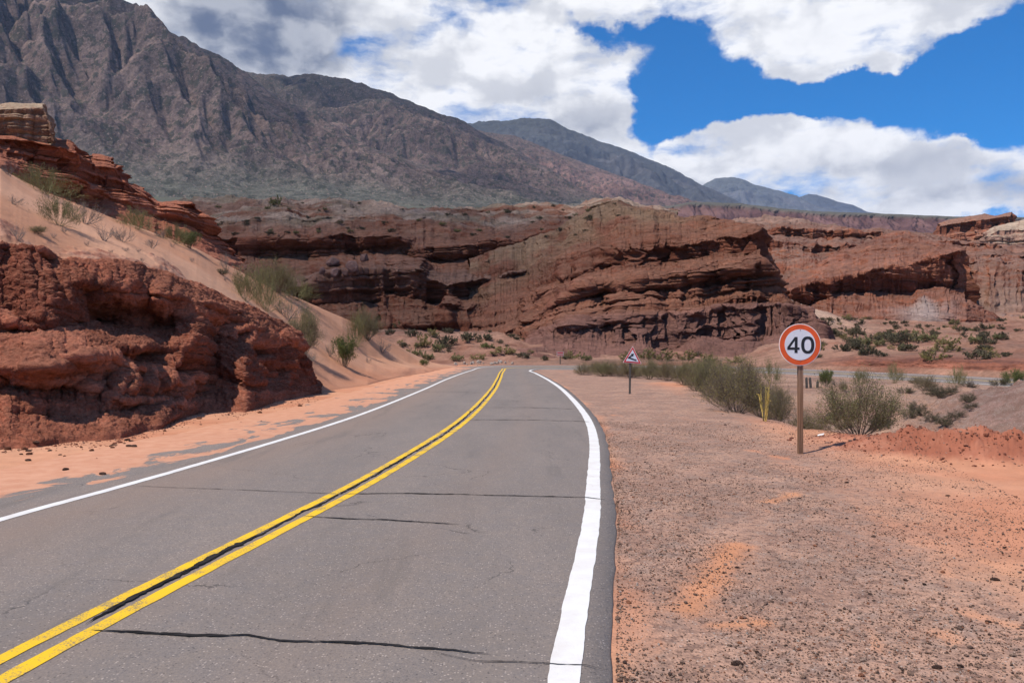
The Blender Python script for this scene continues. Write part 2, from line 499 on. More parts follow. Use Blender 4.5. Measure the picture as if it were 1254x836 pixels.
def bil(T, a, b):
    ny, nx = T.shape
    a = a % nx; b = np.clip(b, 0, ny - 1.001)
    x0 = a.astype(int); y0 = b.astype(int); fx = a - x0; fy = b - y0; x1 = (x0 + 1) % nx
    return (T[y0, x0] * (1 - fx) + T[y0, x1] * fx) * (1 - fy) + (T[y0 + 1, x0] * (1 - fx) + T[y0 + 1, x1] * fx) * fy

def mountain(name, crest, foot, Yc, Yf, u0, u1, nu, nr, label, off=0, flip=False, cell=12.0, tint=None, mat='mountain', rough=.028, seed=0, back=1500, shear=1300.0):
    cell *= 2.0
    u = np.linspace(u0, u1, nu)
    yc, yf = interp(Yc, u), interp(Yf, u)
    zc = H - (interp(crest, u) - V0) * yc / F
    zf = H - (interp(foot, u) - V0) * yf / F
    b = np.linspace(0, 1, nr)[:, None]
    Y = yf + (yc - yf) * b
    X = (u - U0) / F * Y
    xa = ((u - U0) / F * yc.mean() + shear * b) / cell
    if flip: xa = -xa
    hb = b * 215 / 1.0 + np.zeros_like(Y)
    wob = fbm(X / 900, Y / 900, 0, 3, seed) * 14
    t = bil(TEMPL, xa + off + wob, hb + 2 + wob * .2 * (b > 0))
    t = np.clip(t, 0, 1.3)
    top = t[-1]
    # envelope: foot flat, crest follows the outline
    ext = (zc - zf)
    w = smooth(.55, 1.0, b)
    prof = .10 * b + .90 * b ** 1.25
    kf = .82 * smooth(.0, .38, b + .12 * fbm(X / 500, 3, 0, 3, seed + 14))
    tt = prof * (1 - kf) + kf * np.minimum(t, .62 + .33 * b) + .10 * fbm(X / 420, Y / 420, 0, 4, seed + 3) * smooth(0, .3, b)
    base = tt * (1 - w) + (1.0 + .16 * (t - blur(t, 14)) + .012 * fbm(X / 110, Y / 300, 0, 4, seed + 15)) * w
    Z = zf + ext * base
    X = X; 
    sc_ = ext * rough
    Z = Z + sc_ * fbm(X / 160, Y / 160, 0, 6, seed + 5, ridge=True, gain=.55) * smooth(0, .15, b) * (1 - .6 * w)
    P = np.stack([X, Y, Z], -1)
    # far side
    bk = np.linspace(0, 1, 24)[1:, None]
    Yb = Y[-1] + bk * back; Xb = (u - U0) / F * Y[-1] + 0 * Yb
    Zb = Z[-1] - bk * (ext * .6) + ext * .05 * fbm(Xb / 300, Yb / 300, 0, 4, seed)
    P = np.concatenate([P, np.stack([Xb, Yb, Zb], -1)])
    # skirt below the foot
    S = P[:1].copy(); S[..., 1] -= 60; S[..., 2] -= 500
    P = np.concatenate([S, P])
    n = normals(P); X, Y, Z = P[..., 0], P[..., 1], P[..., 2]
    base_c = tint or ((.095, .066, .058), (.16, .107, .09), (.052, .046, .038))
    q = fbm(X / 500, Y / 500, Z / 300, 5, seed + 8, gain=.6)
    c = mix(base_c[0], base_c[1], smooth(-.25, .3, q))
    hi = smooth(.45, .9, (Z - zf.mean()) / (ext.max() + 1) + .25 * fbm(X / 400, Y / 400, 0, 4, seed + 9))
    c = mix(c, base_c[2], hi * .75)
    veg = smooth(.6, .95, np.abs(n[..., 2])) 
    c = mix(c, base_c[2], veg * .6)
    if mat == 'mountain': c = mix(c, (.085, .085, .066), (1 - smooth(zf.mean() + 20, zf.mean() + .14 * ext.max(), Z + 60 * fbm(X / 300, Y / 300, 0, 3, seed + 12))) * .8)
    o = grid(name, P, c, M[mat])
    tag(o, label, 'mountain', None, 'structure')
    return o

mountain('mountain', [(-700, -160), (-300, -110), (0, -45), (40, -22), (80, -1), (126, 12), (166, 25), (201, 48), (236, 65), (271, 83), (301, 100), (340, 128), (400, 160), (450, 186), (520, 208), (600, 226), (660, 240), (720, 258), (780, 268)],
         [(-700, 200), (0, 222), (200, 233), (400, 244), (600, 254), (800, 270)], [(-700, 4300), (0, 4800), (600, 4600), (800, 3900)], [(-700, 2500), (0, 2700), (600, 3200), (800, 3300)],
         -520, 760, 1150, 430, 'huge dark brown mountain face rising above the valley', off=90, seed=1)
mountain('mountain', [(200, 110), (270, 97), (301, 97), (352, 102), (385, 100), (392, 102), (417, 112), (442, 112), (477, 122), (502, 132), (528, 145), (558, 153), (578, 163), (603, 176), (630, 190), (674, 214), (709, 236), (760, 258), (800, 270)],
         [(200, 225), (600, 250), (820, 268)], [(200, 6300), (800, 6000)], [(200, 4200), (800, 4500)], 190, 800, 700, 300,
         'long brown ridge stepping down behind the biggest mountain', off=420, flip=True, cell=15, seed=11)
mountain('mountain', [(480, 170), (560, 162), (624, 171), (674, 188), (724, 206), (775, 226), (825, 246), (880, 262)],
         [(480, 250), (880, 268)], 8200, 6300, 480, 890, 420, 200, 'reddish brown ridge sloping down between two darker ridges', off=250, cell=17, seed=21,
         tint=((.155, .085, .068), (.22, .125, .10), (.10, .075, .06)))
mountain('mountain', [(480, 175), (555, 162), (575, 157), (600, 153), (640, 152), (674, 152), (690, 159), (724, 174), (774, 190), (824, 212), (859, 232), (880, 240), (930, 262)],
         [(480, 250), (940, 266)], 12500, 9500, 480, 940, 420, 160, 'distant blue ridge whose top touches the cloud', off=600, flip=True, cell=24, seed=31,
         tint=((.06, .065, .07), (.09, .085, .085), (.05, .055, .05)), mat='far_mountain')
mountain('mountain', [(800, 262), (850, 240), (862, 229), (875, 221), (895, 219), (910, 222), (925, 229), (950, 236), (976, 243), (1001, 255), (1040, 264)],
         [(800, 268), (1040, 268)], 16500, 14000, 800, 1040, 260, 100, 'small rounded blue mountain far down the valley', off=150, cell=30, seed=41,
         tint=((.10, .11, .12), (.13, .13, .14), (.09, .10, .10)), mat='far_mountain')
mountain('mountain', [(930, 266), (976, 244), (990, 239), (1000, 240), (1026, 249), (1045, 253), (1061, 261), (1100, 268)],
         [(900, 268), (1100, 269)], 21000, 18500, 930, 1100, 160, 80, 'faint dark blue peak farthest down the valley', off=350, cell=40, seed=51,
         tint=((.07, .08, .10), (.09, .10, .11), (.07, .08, .09)), mat='far_mountain')

# purple escarpment beyond the badlands
P, u, K = loft([([(700, 300), (1700, 300)], 2650), ([(700, 282), (900, 284), (1000, 290), (1254, 292), (1700, 295)], 2750),
                ([(700, 262), (820, 254), (845, 249), (905, 251), (966, 258), (1006, 261), (1076, 263), (1166, 267), (1254, 268), (1700, 268)], 3050),
                ([(700, 262), (820, 252), (845, 247), (905, 249), (966, 256), (1006, 259), (1076, 261), (1166, 265), (1254, 266), (1700, 266)], 3500),
                ([(700, 270), (1700, 272)], 4200)], 720, 1700, 900, [10, 90, 30, 10], vn=1.0, Yn=90, freq=.08, seed=5)
X, Y, Z = P[..., 0], P[..., 1], P[..., 2]
st = smooth(.5, 1.5, K)[:, None] * (1 - smooth(1.9, 2.2, K)[:, None])
P[..., 1] += st * 60 * fbm(X / 60, Y / 900, Z / 600, 5, 61, ridge=True)
c = mix((.09, .045, .045), (.17, .09, .08), smooth(-.3, .4, fbm(X / 40, Y / 300, Z / 60, 4, 62)))
c = mix(c, (.10, .09, .07), smooth(1.85, 2.1, K)[:, None] * np.ones_like(X))
tag(grid('escarpment', P, c, M['far_mountain']), 'long purple escarpment fluted with gullies closing the valley', 'escarpment', None, 'structure')

# valley plain between badlands and mountains
P, u, K = loft([([(-900, 330), (2200, 330)], 420), ([(-900, 285), (1100, 285), (2200, 290)], 900), ([(-900, 252), (200, 249), (600, 258), (800, 268), (900, 282), (2200, 300)], 1900),
                ([(-900, 225), (0, 232), (200, 239), (400, 247), (600, 256), (800, 266), (850, 284), (1000, 294), (2200, 300)], 3300),
                ([(-900, 235), (400, 243), (600, 252), (800, 266), (900, 284), (2200, 290)], 9000), ([(-900, 275), (2200, 280)], 19000)], -900, 2200, 400, 50, vn=.8, seed=8)
X, Y, Z = P[..., 0], P[..., 1], P[..., 2]
c = mix((.08, .075, .055), (.13, .11, .08), smooth(-.2, .35, fbm(X / 200, Y / 120, 0, 5, 66)))
tag(grid('valley_plain', P, c, M['valley']), 'flat scrubby valley floor at the foot of the mountains', 'plain', None, 'structure')

# ================================================================== MID TERRAIN (beyond the far road)
FAR_EDGE = [(-900, 95), (400, 88), (560, 80), (620, 78.5), (700, 77.5), (760, 77.5), (890, 73.5), (960, 66.5), (1060, 57.2), (1223, 45.6), (1400, 38), (1900, 28)]
def fe(d): return [(a, b + d) for a, b in FAR_EDGE]
lines = [([(-900, -.6), (2000, -.6)], fe(-1.5)),
         ([(-900, -.02), (2000, -.02)], fe(.3)),
         ([(-900, .05), (950, .1), (1000, .22), (1040, .30), (2000, .30)], fe(1.0)),
         ([(-900, .1), (560, .12), (700, .15), (940, .22), (1000, .45), (1050, .78), (1118, .86), (1090, .72), (1140, .95), (1190, .80), (1254, .80), (2000, .8)], fe(1.9)),
         ([(-900, 421), (300, 419), (450, 418), (530, 420), (600, 420), (650, 424), (700, 431), (900, 428), (960, 415), (1000, 416), (1060, 424), (1254, 423), (1900, 423)], 100),
         ([(-900, 405), (400, 403), (470, 398), (600, 396), (660, 404), (700, 412), (900, 396), (930, 358), (951, 360), (996, 381), (1058, 400), (1150, 407), (1254, 407), (1900, 405)], 138),
         ([(-900, 390), (600, 388), (900, 388), (1000, 388), (1100, 393), (1180, 394), (1254, 395), (1900, 395)], 195),
         ([(-900, 360), (1000, 360), (1150, 352), (1200, 345), (1254, 340), (1900, 338)], 330),
         ([(-900, 330), (1900, 322)], 520)]
P, u, K = loft(lines, -900, 1900, 1500, [6, 8, 50, 90, 100, 60, 50, 20], vn=1.3, Yn=0, seed=70, z_mode=(0, 1, 2, 3), round_=1)
X, Y, Z = P[..., 0], P[..., 1], P[..., 2]
am = smooth(2.9, 3.6, K)[:, None]
Z += am * (.8 * fbm(X / 7, Y / 7, 0, 5, 71, ridge=True) + 1.0 * fbm(X / 28, Y / 28, 0, 3, 72) + .12 * fbm(X / 1.6, Y / 1.6, 0, 4, 73))
bank = smooth(2.0, 2.4, K)[:, None] * (1 - smooth(3.0, 3.3, K)[:, None]) * smooth(960, 1060, u)[None]
s_ = Z + .05 * X
P[..., 1] -= bank * (.22 * strat(Z * 6 + .3 * fbm(X / 3, 0, 0, 3, 79), 77) + .55 * fbm(X / 1.2, Y / 3, Z * 1.5, 6, 74, ridge=True, gain=.65))
Z += bank * .22 * fbm(X / .9, Y / .9, 0, 5, 80)
P[..., 2] = Z
c = mix((.29, .155, .108), (.35, .20, .14), smooth(-.3, .3, fbm(X / 18, Y / 18, 0, 4, 75)))
c = mix(c, (.23, .105, .070), smooth(-.05, .3, fbm(X / 6, Y / 6, 0, 6, 76, gain=.65)) * .85)
c = mix(c, (.20, .125, .092), smooth(.0, .35, fbm(X / 22, Y / 10, 0, 6, 78, gain=.65)) * .8)
white = np.exp(-((u[None] - 985) / 55) ** 2) * smooth(3.8, 4.8, K)[:, None]
c = c * (.84, .80, .78)
c = mix(c, (.42, .29, .215), white * .8)
c = mix(c, mix((.12, .045, .03), (.26, .095, .058), smooth(-.25, .3, fbm(X / 2.5, Y / 2.5, Z * 5, 5, 81, gain=.65))), bank * .95)
TERR = tag(grid('terrain', P, c, M['slope']), 'pale shrub dotted desert slope beyond the far road', 'desert slope', None, 'structure')

# ================================================================== BADLANDS
# --- long ledge formation left of centre
sky = [(100, 262), (200, 256), (240, 250), (262, 251), (283, 247), (310, 251), (337, 248), (360, 252), (381, 253), (410, 250), (441, 254), (475, 253), (500, 262), (525, 263), (561, 260), (585, 261), (608, 257), (623, 258), (657, 254), (684, 258), (700, 260), (731, 252), (757, 248), (790, 256), (830, 262)]
L = [([(-200, 465), (240, 440), (400, 428), (470, 424), (531, 428), (560, 428), (602, 426), (650, 432), (720, 446), (830, 446)], 114),
     ([(-200, 440), (240, 400), (400, 395), (470, 391), (531, 399), (545, 372), (600, 388), (650, 400), (720, 430), (830, 432)], 120),
     ([(-200, 430), (240, 385), (400, 380), (455, 376), (470, 360), (530, 372), (545, 364), (610, 365), (650, 362), (697, 350), (734, 342), (830, 420)], 128),
     ([(-200, 410), (240, 360), (380, 352), (400, 342), (440, 336), (515, 331), (530, 345), (550, 352), (610, 345), (650, 338), (697, 331), (734, 328), (830, 415)], 127),
     ([(-200, 380), (200, 330), (283, 318), (401, 316), (488, 309), (541, 321), (600, 320), (633, 325), (667, 313), (710, 299), (757, 282), (800, 285), (830, 300)], 152),
     ([(-200, 360), (200, 308), (283, 295), (374, 293), (427, 291), (488, 290), (508, 303), (561, 302), (600, 295), (633, 297), (667, 286), (710, 285), (757, 275), (830, 290)], 151),
     ([(-200, 345), (240, 282), (300, 279), (400, 279), (500, 279), (600, 283), (690, 276), (757, 266), (830, 282)], 172),
     (sky, 215), ([(a, b + 9) for a, b in sky], 330)]
P, u, K = loft(L, -60, 830, 1150, [16, 50, 60, 80, 60, 60, 80, 20], vn=3.0, Yn=6, freq=.035, seed=100)
P, s, st = rockify(P, 2.6, 101, tilt=(-.06, 0), strata=1.45, flute=.25, bulk=.9, gully=.35, block=.8)
P[..., 2] += smooth(5.2, 6.2, K)[:, None] * (1.6 * fbm(P[..., 0] / 9, P[..., 1] / 9, 0, 5, 110, ridge=True) + .9 * fbm(P[..., 0] / 26, P[..., 1] / 26, 0, 3, 111))
c = .80 * rock_colour(P, s, 2.6, 102, dust=(.28, .14, .09), dusty=.75, pale=(.32, .20, .15), pale_amt=.45)
X, Y, Z = P[..., 0], P[..., 1], P[..., 2]
up_ = smooth(5.3, 6.2, K)[:, None]
c = mix(c, mix((.36, .25, .19), (.23, .165, .115), smooth(-.2, .2, fbm(X / 9, Y / 9, Z / 9, 5, 103))), up_ * smooth(-.15, .25, fbm(X / 14, Y / 14, Z / 5, 4, 104) + .12))
pk = np.exp(-((u[None] - 474) / 24) ** 4) * smooth(6.3, 6.8, K)[:, None]
c = mix(c, (.46, .30, .215), pk)
tag(grid('badland_ledges', P, c, M['cliff']), 'long dark layered cliff and broken ledges left of the central ridge', 'rock formation')

# --- central ridge
crest = [(560, 330), (640, 300), (690, 280), (731, 256), (757, 249), (771, 254), (787, 258), (808, 260), (834, 268), (854, 270), (885, 272), (911, 280), (925, 287), (931, 292), (937, 316), (948, 338), (954, 366), (990, 392), (1006, 420), (1020, 436)]
L = [([(560, 441), (640, 441), (700, 443), (800, 443), (900, 445), (960, 440), (1000, 434), (1020, 436)], [(560, 86), (700, 84), (1020, 84)]),
     ([(560, 440), (600, 438), (660, 425), (700, 417), (760, 420), (830, 430), (860, 420), (900, 428), (950, 418), (1000, 419), (1020, 436)], 95),
     ([(560, 439), (600, 435), (660, 415), (690, 402), (760, 398), (834, 392), (870, 388), (880, 382), (935, 384), (995, 385), (1002, 398), (1020, 436)], 98),
     ([(560, 438), (600, 434), (660, 408), (700, 390), (780, 386), (834, 384), (880, 379), (953, 378), (990, 386), (1004, 410), (1020, 436)], 101.5),
     ([(560, 436), (600, 430), (680, 380), (711, 371), (787, 360), (834, 352), (935, 350), (950, 366), (990, 387), (1004, 412), (1020, 436)], 105.5),
     ([(560, 430), (600, 425), (680, 372), (711, 354), (787, 344), (834, 335), (935, 328), (945, 340), (952, 366), (990, 388), (1004, 414), (1020, 436)], 106),
     ([(560, 425), (600, 415), (680, 360), (720, 345), (751, 333), (800, 326), (834, 319), (885, 313), (932, 312), (945, 340), (953, 368), (990, 390), (1004, 416), (1020, 436)], 113),
     ([(560, 420), (600, 410), (680, 355), (720, 335), (751, 319), (800, 306), (834, 302), (885, 294), (928, 291), (937, 316), (947, 340), (953, 369), (990, 391), (1005, 418), (1020, 436)], 114),
     (crest, [(560, 140), (757, 140), (885, 128), (930, 120), (1020, 118)]),
     ([(a, b + 12) for a, b in crest], 165)]
P, u, K = loft(L, 575, 1020, 900, [50, 60, 24, 80, 44, 60, 44, 90, 20], vn=3.2, Yn=4, freq=.05, seed=200)
P, s, st = rockify(P, 2.0, 201, tilt=(-.13, 0), strata=1.45, flute=.45, bulk=.75, gully=.5, block=.9)
c = .78 * rock_colour(P, s, 2.0, 202, dust=(.29, .135, .085), dusty=.75)
X, Y, Z = P[..., 0], P[..., 1], P[..., 2]
top = smooth(7.2, 7.8, K)[:, None] * smooth(-.2, .2, fbm(X / 8, Y / 8, Z / 8, 4, 203) + .1) * smooth(900, 780, u)[None]
c = mix(c, (.30, .19, .115), top * .8)
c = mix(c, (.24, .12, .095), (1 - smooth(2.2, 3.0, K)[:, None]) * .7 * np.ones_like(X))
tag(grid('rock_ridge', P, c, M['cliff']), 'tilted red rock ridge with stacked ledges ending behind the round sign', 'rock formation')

# --- ridge behind, between the central ridge and the right butte
cr = [(860, 285), (885, 274), (905, 271), (937, 269), (954, 267), (970, 271), (993, 276), (1021, 277), (1047, 286), (1081, 284), (1095, 288), (1115, 288), (1137, 289), (1150, 296), (1200, 302), (1300, 310)]
L = [([(850, 400), (1300, 400)], 205), ([(850, 370), (950, 360), (1300, 360)], 225), ([(850, 330), (930, 325), (1000, 322), (1100, 320), (1300, 330)], 245),
     ([(850, 310), (940, 305), (1000, 313), (1050, 312), (1300, 320)], 255), ([(850, 303), (940, 296), (993, 304), (1030, 303), (1060, 306), (1300, 318)], 257),
     ([(850, 298), (942, 293), (993, 296), (1050, 298), (1300, 316)], 270), ([(850, 291), (942, 283), (993, 283), (1050, 289), (1100, 293), (1300, 314)], 272), (cr, 300), ([(a, b + 10) for a, b in cr], 420)]
P, u, K = loft(L, 850, 1300, 560, [10, 30, 30, 30, 24, 30, 30, 12], vn=2.4, Yn=8, freq=.05, seed=300)
P, s, st = rockify(P, 3.0, 301, tilt=(-.05, 0), strata=1.2, flute=.5, bulk=.8, gully=.6)
c = .84 * rock_colour(P, s, 3.6, 302, dust=(.24, .145, .11), dusty=.75, pale=(.30, .21, .165), pale_amt=.4)
tag(grid('rock_ridge', P, c, M['far_cliff']), 'lower brown ridge with a dark cliff band behind the big ones', 'rock formation')

# --- right butte
cr = [(930, 400), (960, 350), (990, 336), (1010, 322), (1030, 312), (1050, 305), (1083, 292), (1100, 288), (1118, 292), (1140, 299), (1160, 303), (1177, 309), (1179, 330), (1183, 357), (1192, 385), (1230, 398)]
L = [([(930, 420), (1000, 414), (1041, 408), (1131, 406), (1182, 405), (1230, 410)], 176),
     ([(930, 408), (993, 392), (1041, 380), (1080, 384), (1110, 378), (1131, 364), (1150, 376), (1182, 368), (1230, 400)], 190),
     ([(930, 405), (993, 378), (1027, 364), (1069, 360), (1112, 364), (1143, 354), (1182, 359), (1192, 386), (1230, 400)], 199.5),
     ([(930, 402), (960, 362), (993, 354), (1030, 345), (1069, 335), (1120, 324), (1177, 313), (1180, 330), (1184, 360), (1192, 387), (1230, 400)], 197),
     (cr, [(930, 225), (1083, 235), (1177, 210), (1230, 210)]), ([(a, b + 14) for a, b in cr], 270)]
P, u, K = loft(L, 935, 1225, 560, [40, 30, 80, 80, 16], vn=2.2, Yn=4, freq=.07, seed=400)
P, s, st = rockify(P, 2.6, 401, tilt=(.10, 0), strata=1.1, flute=.7, bulk=.8, gully=.7, block=.8, gulch=1.2)
c = .82 * rock_colour(P, s, 2.6, 402, dust=(.25, .125, .09), dusty=.7)
cone = np.exp(-((u[None] - 1131) / 30) ** 2) * (1 - smooth(.8, 1.2, K)[:, None])
c = mix(c, (.34, .26, .23), cone * .8)
tag(grid('rock_butte', P, c, M['far_cliff']), 'broad butte with a fluted brown cliff right of the round sign', 'rock formation')

# --- pale terraces filling the far right
L = [([(1170, 402), (1254, 400), (1800, 400)], 200), ([(1170, 385), (1210, 372), (1254, 368), (1800, 360)], 235), ([(1170, 370), (1210, 355), (1254, 352), (1800, 350)], 240),
     ([(1170, 352), (1210, 342), (1254, 340), (1800, 340)], 270), ([(1170, 330), (1210, 330), (1254, 330), (1800, 330)], 275), ([(1150, 308), (1200, 312), (1800, 310)], 330), ([(1150, 330), (1800, 330)], 450)]
P, u, K = loft(L, 1165, 1800, 500, [30, 24, 30, 24, 30, 10], vn=4.5, Yn=15, freq=.09, seed=450)
P, s, st = rockify(P, 3.0, 451, strata=1.6, flute=.2, bulk=.9, gully=.6, block=.8)
c = rock_colour(P, s, 3.0, 452, dust=(.27, .17, .13), dusty=.6, pale=(.34, .24, .20), pale_amt=.6)
tag(grid('rock_terraces', P, c, M['far_cliff']), 'pale banded rock terraces below the light mesa', 'rock formation')

# --- far mesas
cr = [(1110, 320), (1143, 285), (1150, 273), (1171, 267), (1190, 264), (1205, 261), (1219, 264), (1232, 260), (1239, 259), (1241, 268), (1252, 285), (1280, 300)]
L = [([(1110, 325), (1280, 320)], 470), ([(1110, 322), (1140, 300), (1200, 300), (1280, 310)], 500), ([(1110, 321), (1143, 296), (1200, 292), (1245, 290), (1280, 305)], 510),
     ([(1110, 320), (1144, 284), (1152, 277), (1205, 268), (1238, 265), (1242, 275), (1280, 303)], 514), (cr, 530), ([(a, b + 12) for a, b in cr], 600)]
P, u, K = loft(L, 1112, 1280, 320, [12, 20, 60, 20, 8], vn=1.4, Yn=5, freq=.1, seed=500)
P, s, st = rockify(P, 4.5, 501, tilt=(-.1, 0), strata=1.0, flute=.8, bulk=.5)
c = rock_colour(P, s, 4.5, 502, dust=(.25, .14, .10))
tag(grid('mesa', P, c, M['far_cliff']), 'dark red mesa with a stepped top standing against the sky', 'mesa')
cr = [(1180, 330), (1198, 304), (1205, 286), (1219, 278), (1236, 273), (1254, 268), (1290, 262), (1340, 262), (1400, 280)]
L = [([(1180, 332), (1400, 332)], 370), ([(1180, 331), (1200, 312), (1254, 312), (1400, 318)], 392), ([(1180, 331), (1200, 305), (1210, 300), (1254, 300), (1400, 310)], 396),
     ([(1180, 330), (1200, 304), (1207, 290), (1222, 283), (1254, 281), (1400, 290)], 399), (cr, 425), ([(a, b + 12) for a, b in cr], 500)]
P, u, K = loft(L, 1182, 1400, 380, [20, 20, 60, 40, 8], vn=1.6, Yn=5, freq=.1, seed=550)
P, s, st = rockify(P, 4.0, 551, strata=1.0, flute=.8, bulk=.5)
c = rock_colour(P, s, 4.0, 552, stops=[(0, (.22, .11, .08)), (.5, (.33, .18, .13)), (1, (.38, .24, .18))], dust=(.38, .28, .20), dusty=.9)
tag(grid('mesa', P, c, M['far_cliff']), 'light orange mesa with a sandy cap at the far side', 'mesa')

# ================================================================== LEFT: dune, outcrops, near rock
L = [([(-700, -.5), (560, -.5)], [(-700, 6), (0, 17), (200, 20.5), (300, 24.5), (385, 29.5), (450, 35.5), (520, 54), (560, 70)]),
     ([(-700, .02), (560, .02)], [(-700, 8), (0, 18), (200, 22), (300, 26), (385, 31), (450, 38), (520, 56), (560, 72)]),
     ([(-700, 300), (0, 300), (77, 320), (154, 326), (201, 342), (248, 362), (301, 395), (348, 425), (385, 447), (430, 450), (480, 452), (530, 450), (560, 449)], [(-700, 11), (0, 20.5), (154, 24.5), (248, 29.3), (301, 31), (348, 34), (385, 36), (430, 42), (500, 54), (560, 73)]),
     ([(-700, 250), (0, 252), (100, 288), (200, 318), (290, 360), (348, 392), (400, 418), (450, 436), (500, 444), (560, 449)], [(-700, 14), (0, 24), (154, 28.5), (248, 34), (348, 41), (430, 50), (500, 60), (560, 74)]),
     ([(-700, 195), (0, 205), (60, 236), (130, 263), (190, 285), (240, 303), (290, 329), (330, 350), (375, 368), (420, 387), (460, 408), (500, 430), (530, 444), (560, 449)], [(-700, 20), (0, 33), (60, 36), (130, 39), (240, 44), (330, 50), (420, 56), (500, 66), (560, 76)]),
     ([(-700, 240), (0, 250), (130, 290), (240, 335), (330, 385), (420, 425), (500, 442), (560, 447)], [(-700, 34), (0, 46), (130, 50), (240, 56), (330, 62), (420, 72), (500, 78), (560, 80)]),
     ([(-700, -.6), (560, -.6)], [(-700, 60), (0, 70), (560, 88)])]
P, u, K = loft(L, -700, 560, 1100, [8, 70, 70, 70, 40, 20], vn=1.2, Yn=0, seed=600, z_mode=(0, 1, 6), round_=14)
X, Y, Z = P[..., 0], P[..., 1], P[..., 2]
am = smooth(1.05, 1.5, K)[:, None]
dmy = am * (1 - smooth(3.6, 4.0, K)[:, None])
P[..., 2] += am * (.18 * fbm(X / 5, Y / 5, 0, 3, 601) + .035 * fbm(X / .8, Y / .8, 0, 4, 602)) * (1 - .6 * smooth(3.7, 4, K)[:, None])
rub = smooth(.0, .25, fbm(X / 2.5, Y / 2.5, 0, 5, 603) + .55 - np.abs((K[:, None] - 2.25)) * 1.1 - smooth(150, 330, u)[None] * .9)
P[..., 2] += rub * .16 * fbm(X / .45, Y / .45, 0, 5, 604, ridge=True)
c = mix((.43, .205, .118), (.50, .265, .165), smooth(-.3, .3, fbm(X / 6, Y / 6, 0, 4, 605)))
c = mix(c, (.40, .16, .088), (1 - smooth(1.3, 2.6, K)[:, None]) * smooth(300, 500, u)[None] * .6)
c = mix(c, mix((.25, .10, .068), (.36, .19, .13), smooth(-.2, .2, fbm(X / .5, Y / .5, 0, 4, 606))), rub * .9)
c = mix(c, (.30, .15, .105), smooth(4.0, 4.25, K)[:, None] * np.ones_like(X))
DUNE = tag(grid('sand_dune', P, c, M['dune']), 'pale orange sand slope banked against the red rocks', 'dune', None, 'structure')

# outcrops above the dune
sky = [(-400, 120), (0, 158), (60, 160), (64, 168), (84, 169), (96, 175), (99, 186), (103, 190), (112, 188), (128, 188), (141, 191), (145, 199), (143, 204), (153, 205), (156, 212), (157, 221), (166, 222), (181, 230), (188, 240), (195, 245), (215, 247), (236, 247), (241, 250), (241, 270), (246, 285), (262, 300), (300, 322)]
base = [(-400, 190), (0, 200), (60, 238), (130, 266), (190, 288), (240, 306), (300, 332)]
L = [([(a, b + 8) for a, b in base], [(-400, 26), (0, 33.5), (60, 36.5), (130, 40), (240, 45), (300, 48)]),
     ([(a, b - 6) for a, b in base], [(-400, 28), (0, 36), (60, 39), (130, 42), (240, 47), (300, 50)]),
     ([(-400, 170), (0, 188), (40, 200), (60, 205), (108, 228), (112, 243), (150, 252), (190, 266), (240, 280), (300, 328)], [(-400, 29), (0, 37.5), (110, 41), (114, 44), (240, 48.5), (300, 51)]),
     ([(-400, 150), (0, 176), (40, 186), (60, 190), (98, 199), (105, 210), (112, 222), (157, 228), (190, 252), (240, 262), (300, 326)], [(-400, 30), (0, 38.5), (100, 40.5), (112, 44.5), (240, 49), (300, 51.5)]),
     ([(-400, 140), (0, 170), (40, 172), (60, 176), (90, 184), (98, 190), (112, 204), (143, 206), (158, 226), (190, 248), (240, 252), (300, 324)], [(-400, 31), (0, 38.3), (98, 40), (112, 44.5), (240, 49), (300, 51.5)]),
     (sky, [(-400, 34), (0, 42), (98, 43), (112, 47), (240, 51), (300, 53)]),
     ([(a, b + 12) for a, b in sky], [(-400, 50), (0, 56), (240, 60), (300, 60)])]
P, u, K = loft(L, -380, 292, 900, [16, 60, 60, 50, 50, 16], vn=1.6, Yn=.9, freq=.03, seed=700, round_=3)
P, s, st = rockify(P, .9, 701, tilt=(.12, 0), strata=1.5, flute=.12, bulk=.55, block=.5)
NRED = [(0, (.20, .058, .033)), (.3, (.31, .094, .053)), (.6, (.39, .128, .074)), (1, (.45, .18, .112))]
c = rock_colour(P, s, .8, 702, stops=NRED, dust=(.33, .125, .072), dusty=.8)
tag(grid('rock_outcrop', P, c, M['near_rock']), 'red ledged outcrop above the sand slope', 'rock outcrop')
# block on top
cr = [(-200, 120), (-20, 128), (0, 129), (30, 129), (52, 128), (55, 131), (57, 139), (62, 146), (64, 164), (66, 172)]
L = [([(-200, 190), (0, 188), (66, 190)], 40.4), ([(-200, 170), (0, 168), (60, 172), (66, 178)], 40.3), ([(-200, 145), (0, 140), (52, 140), (57, 146), (62, 158), (66, 172.5)], 40.2), ([(-200, 135), (0, 134), (52, 133), (56, 140), (63, 158), (66, 172)], 40.0),
     (cr, 41.5), ([(a, b + .6) for a, b in cr], 45), ([(-200, 175), (66, 175)], 47)]
P, u, K = loft(L, -190, 66, 360, [8, 50, 30, 24, 20, 10], vn=1.2, Yn=.5, freq=.05, seed=750, round_=3)
P, s, st = rockify(P, .55, 751, strata=.6, flute=.9, bulk=.6)
c = rock_colour(P, s, .55, 752, stops=[(0, (.19, .095, .06)), (.5, (.30, .17, .11)), (1, (.38, .24, .16))], dust=(.42, .30, .20), dusty=.9)
tag(grid('boulder', P, c, M['near_rock']), 'flat topped tan block crowning the red outcrop', 'boulder')

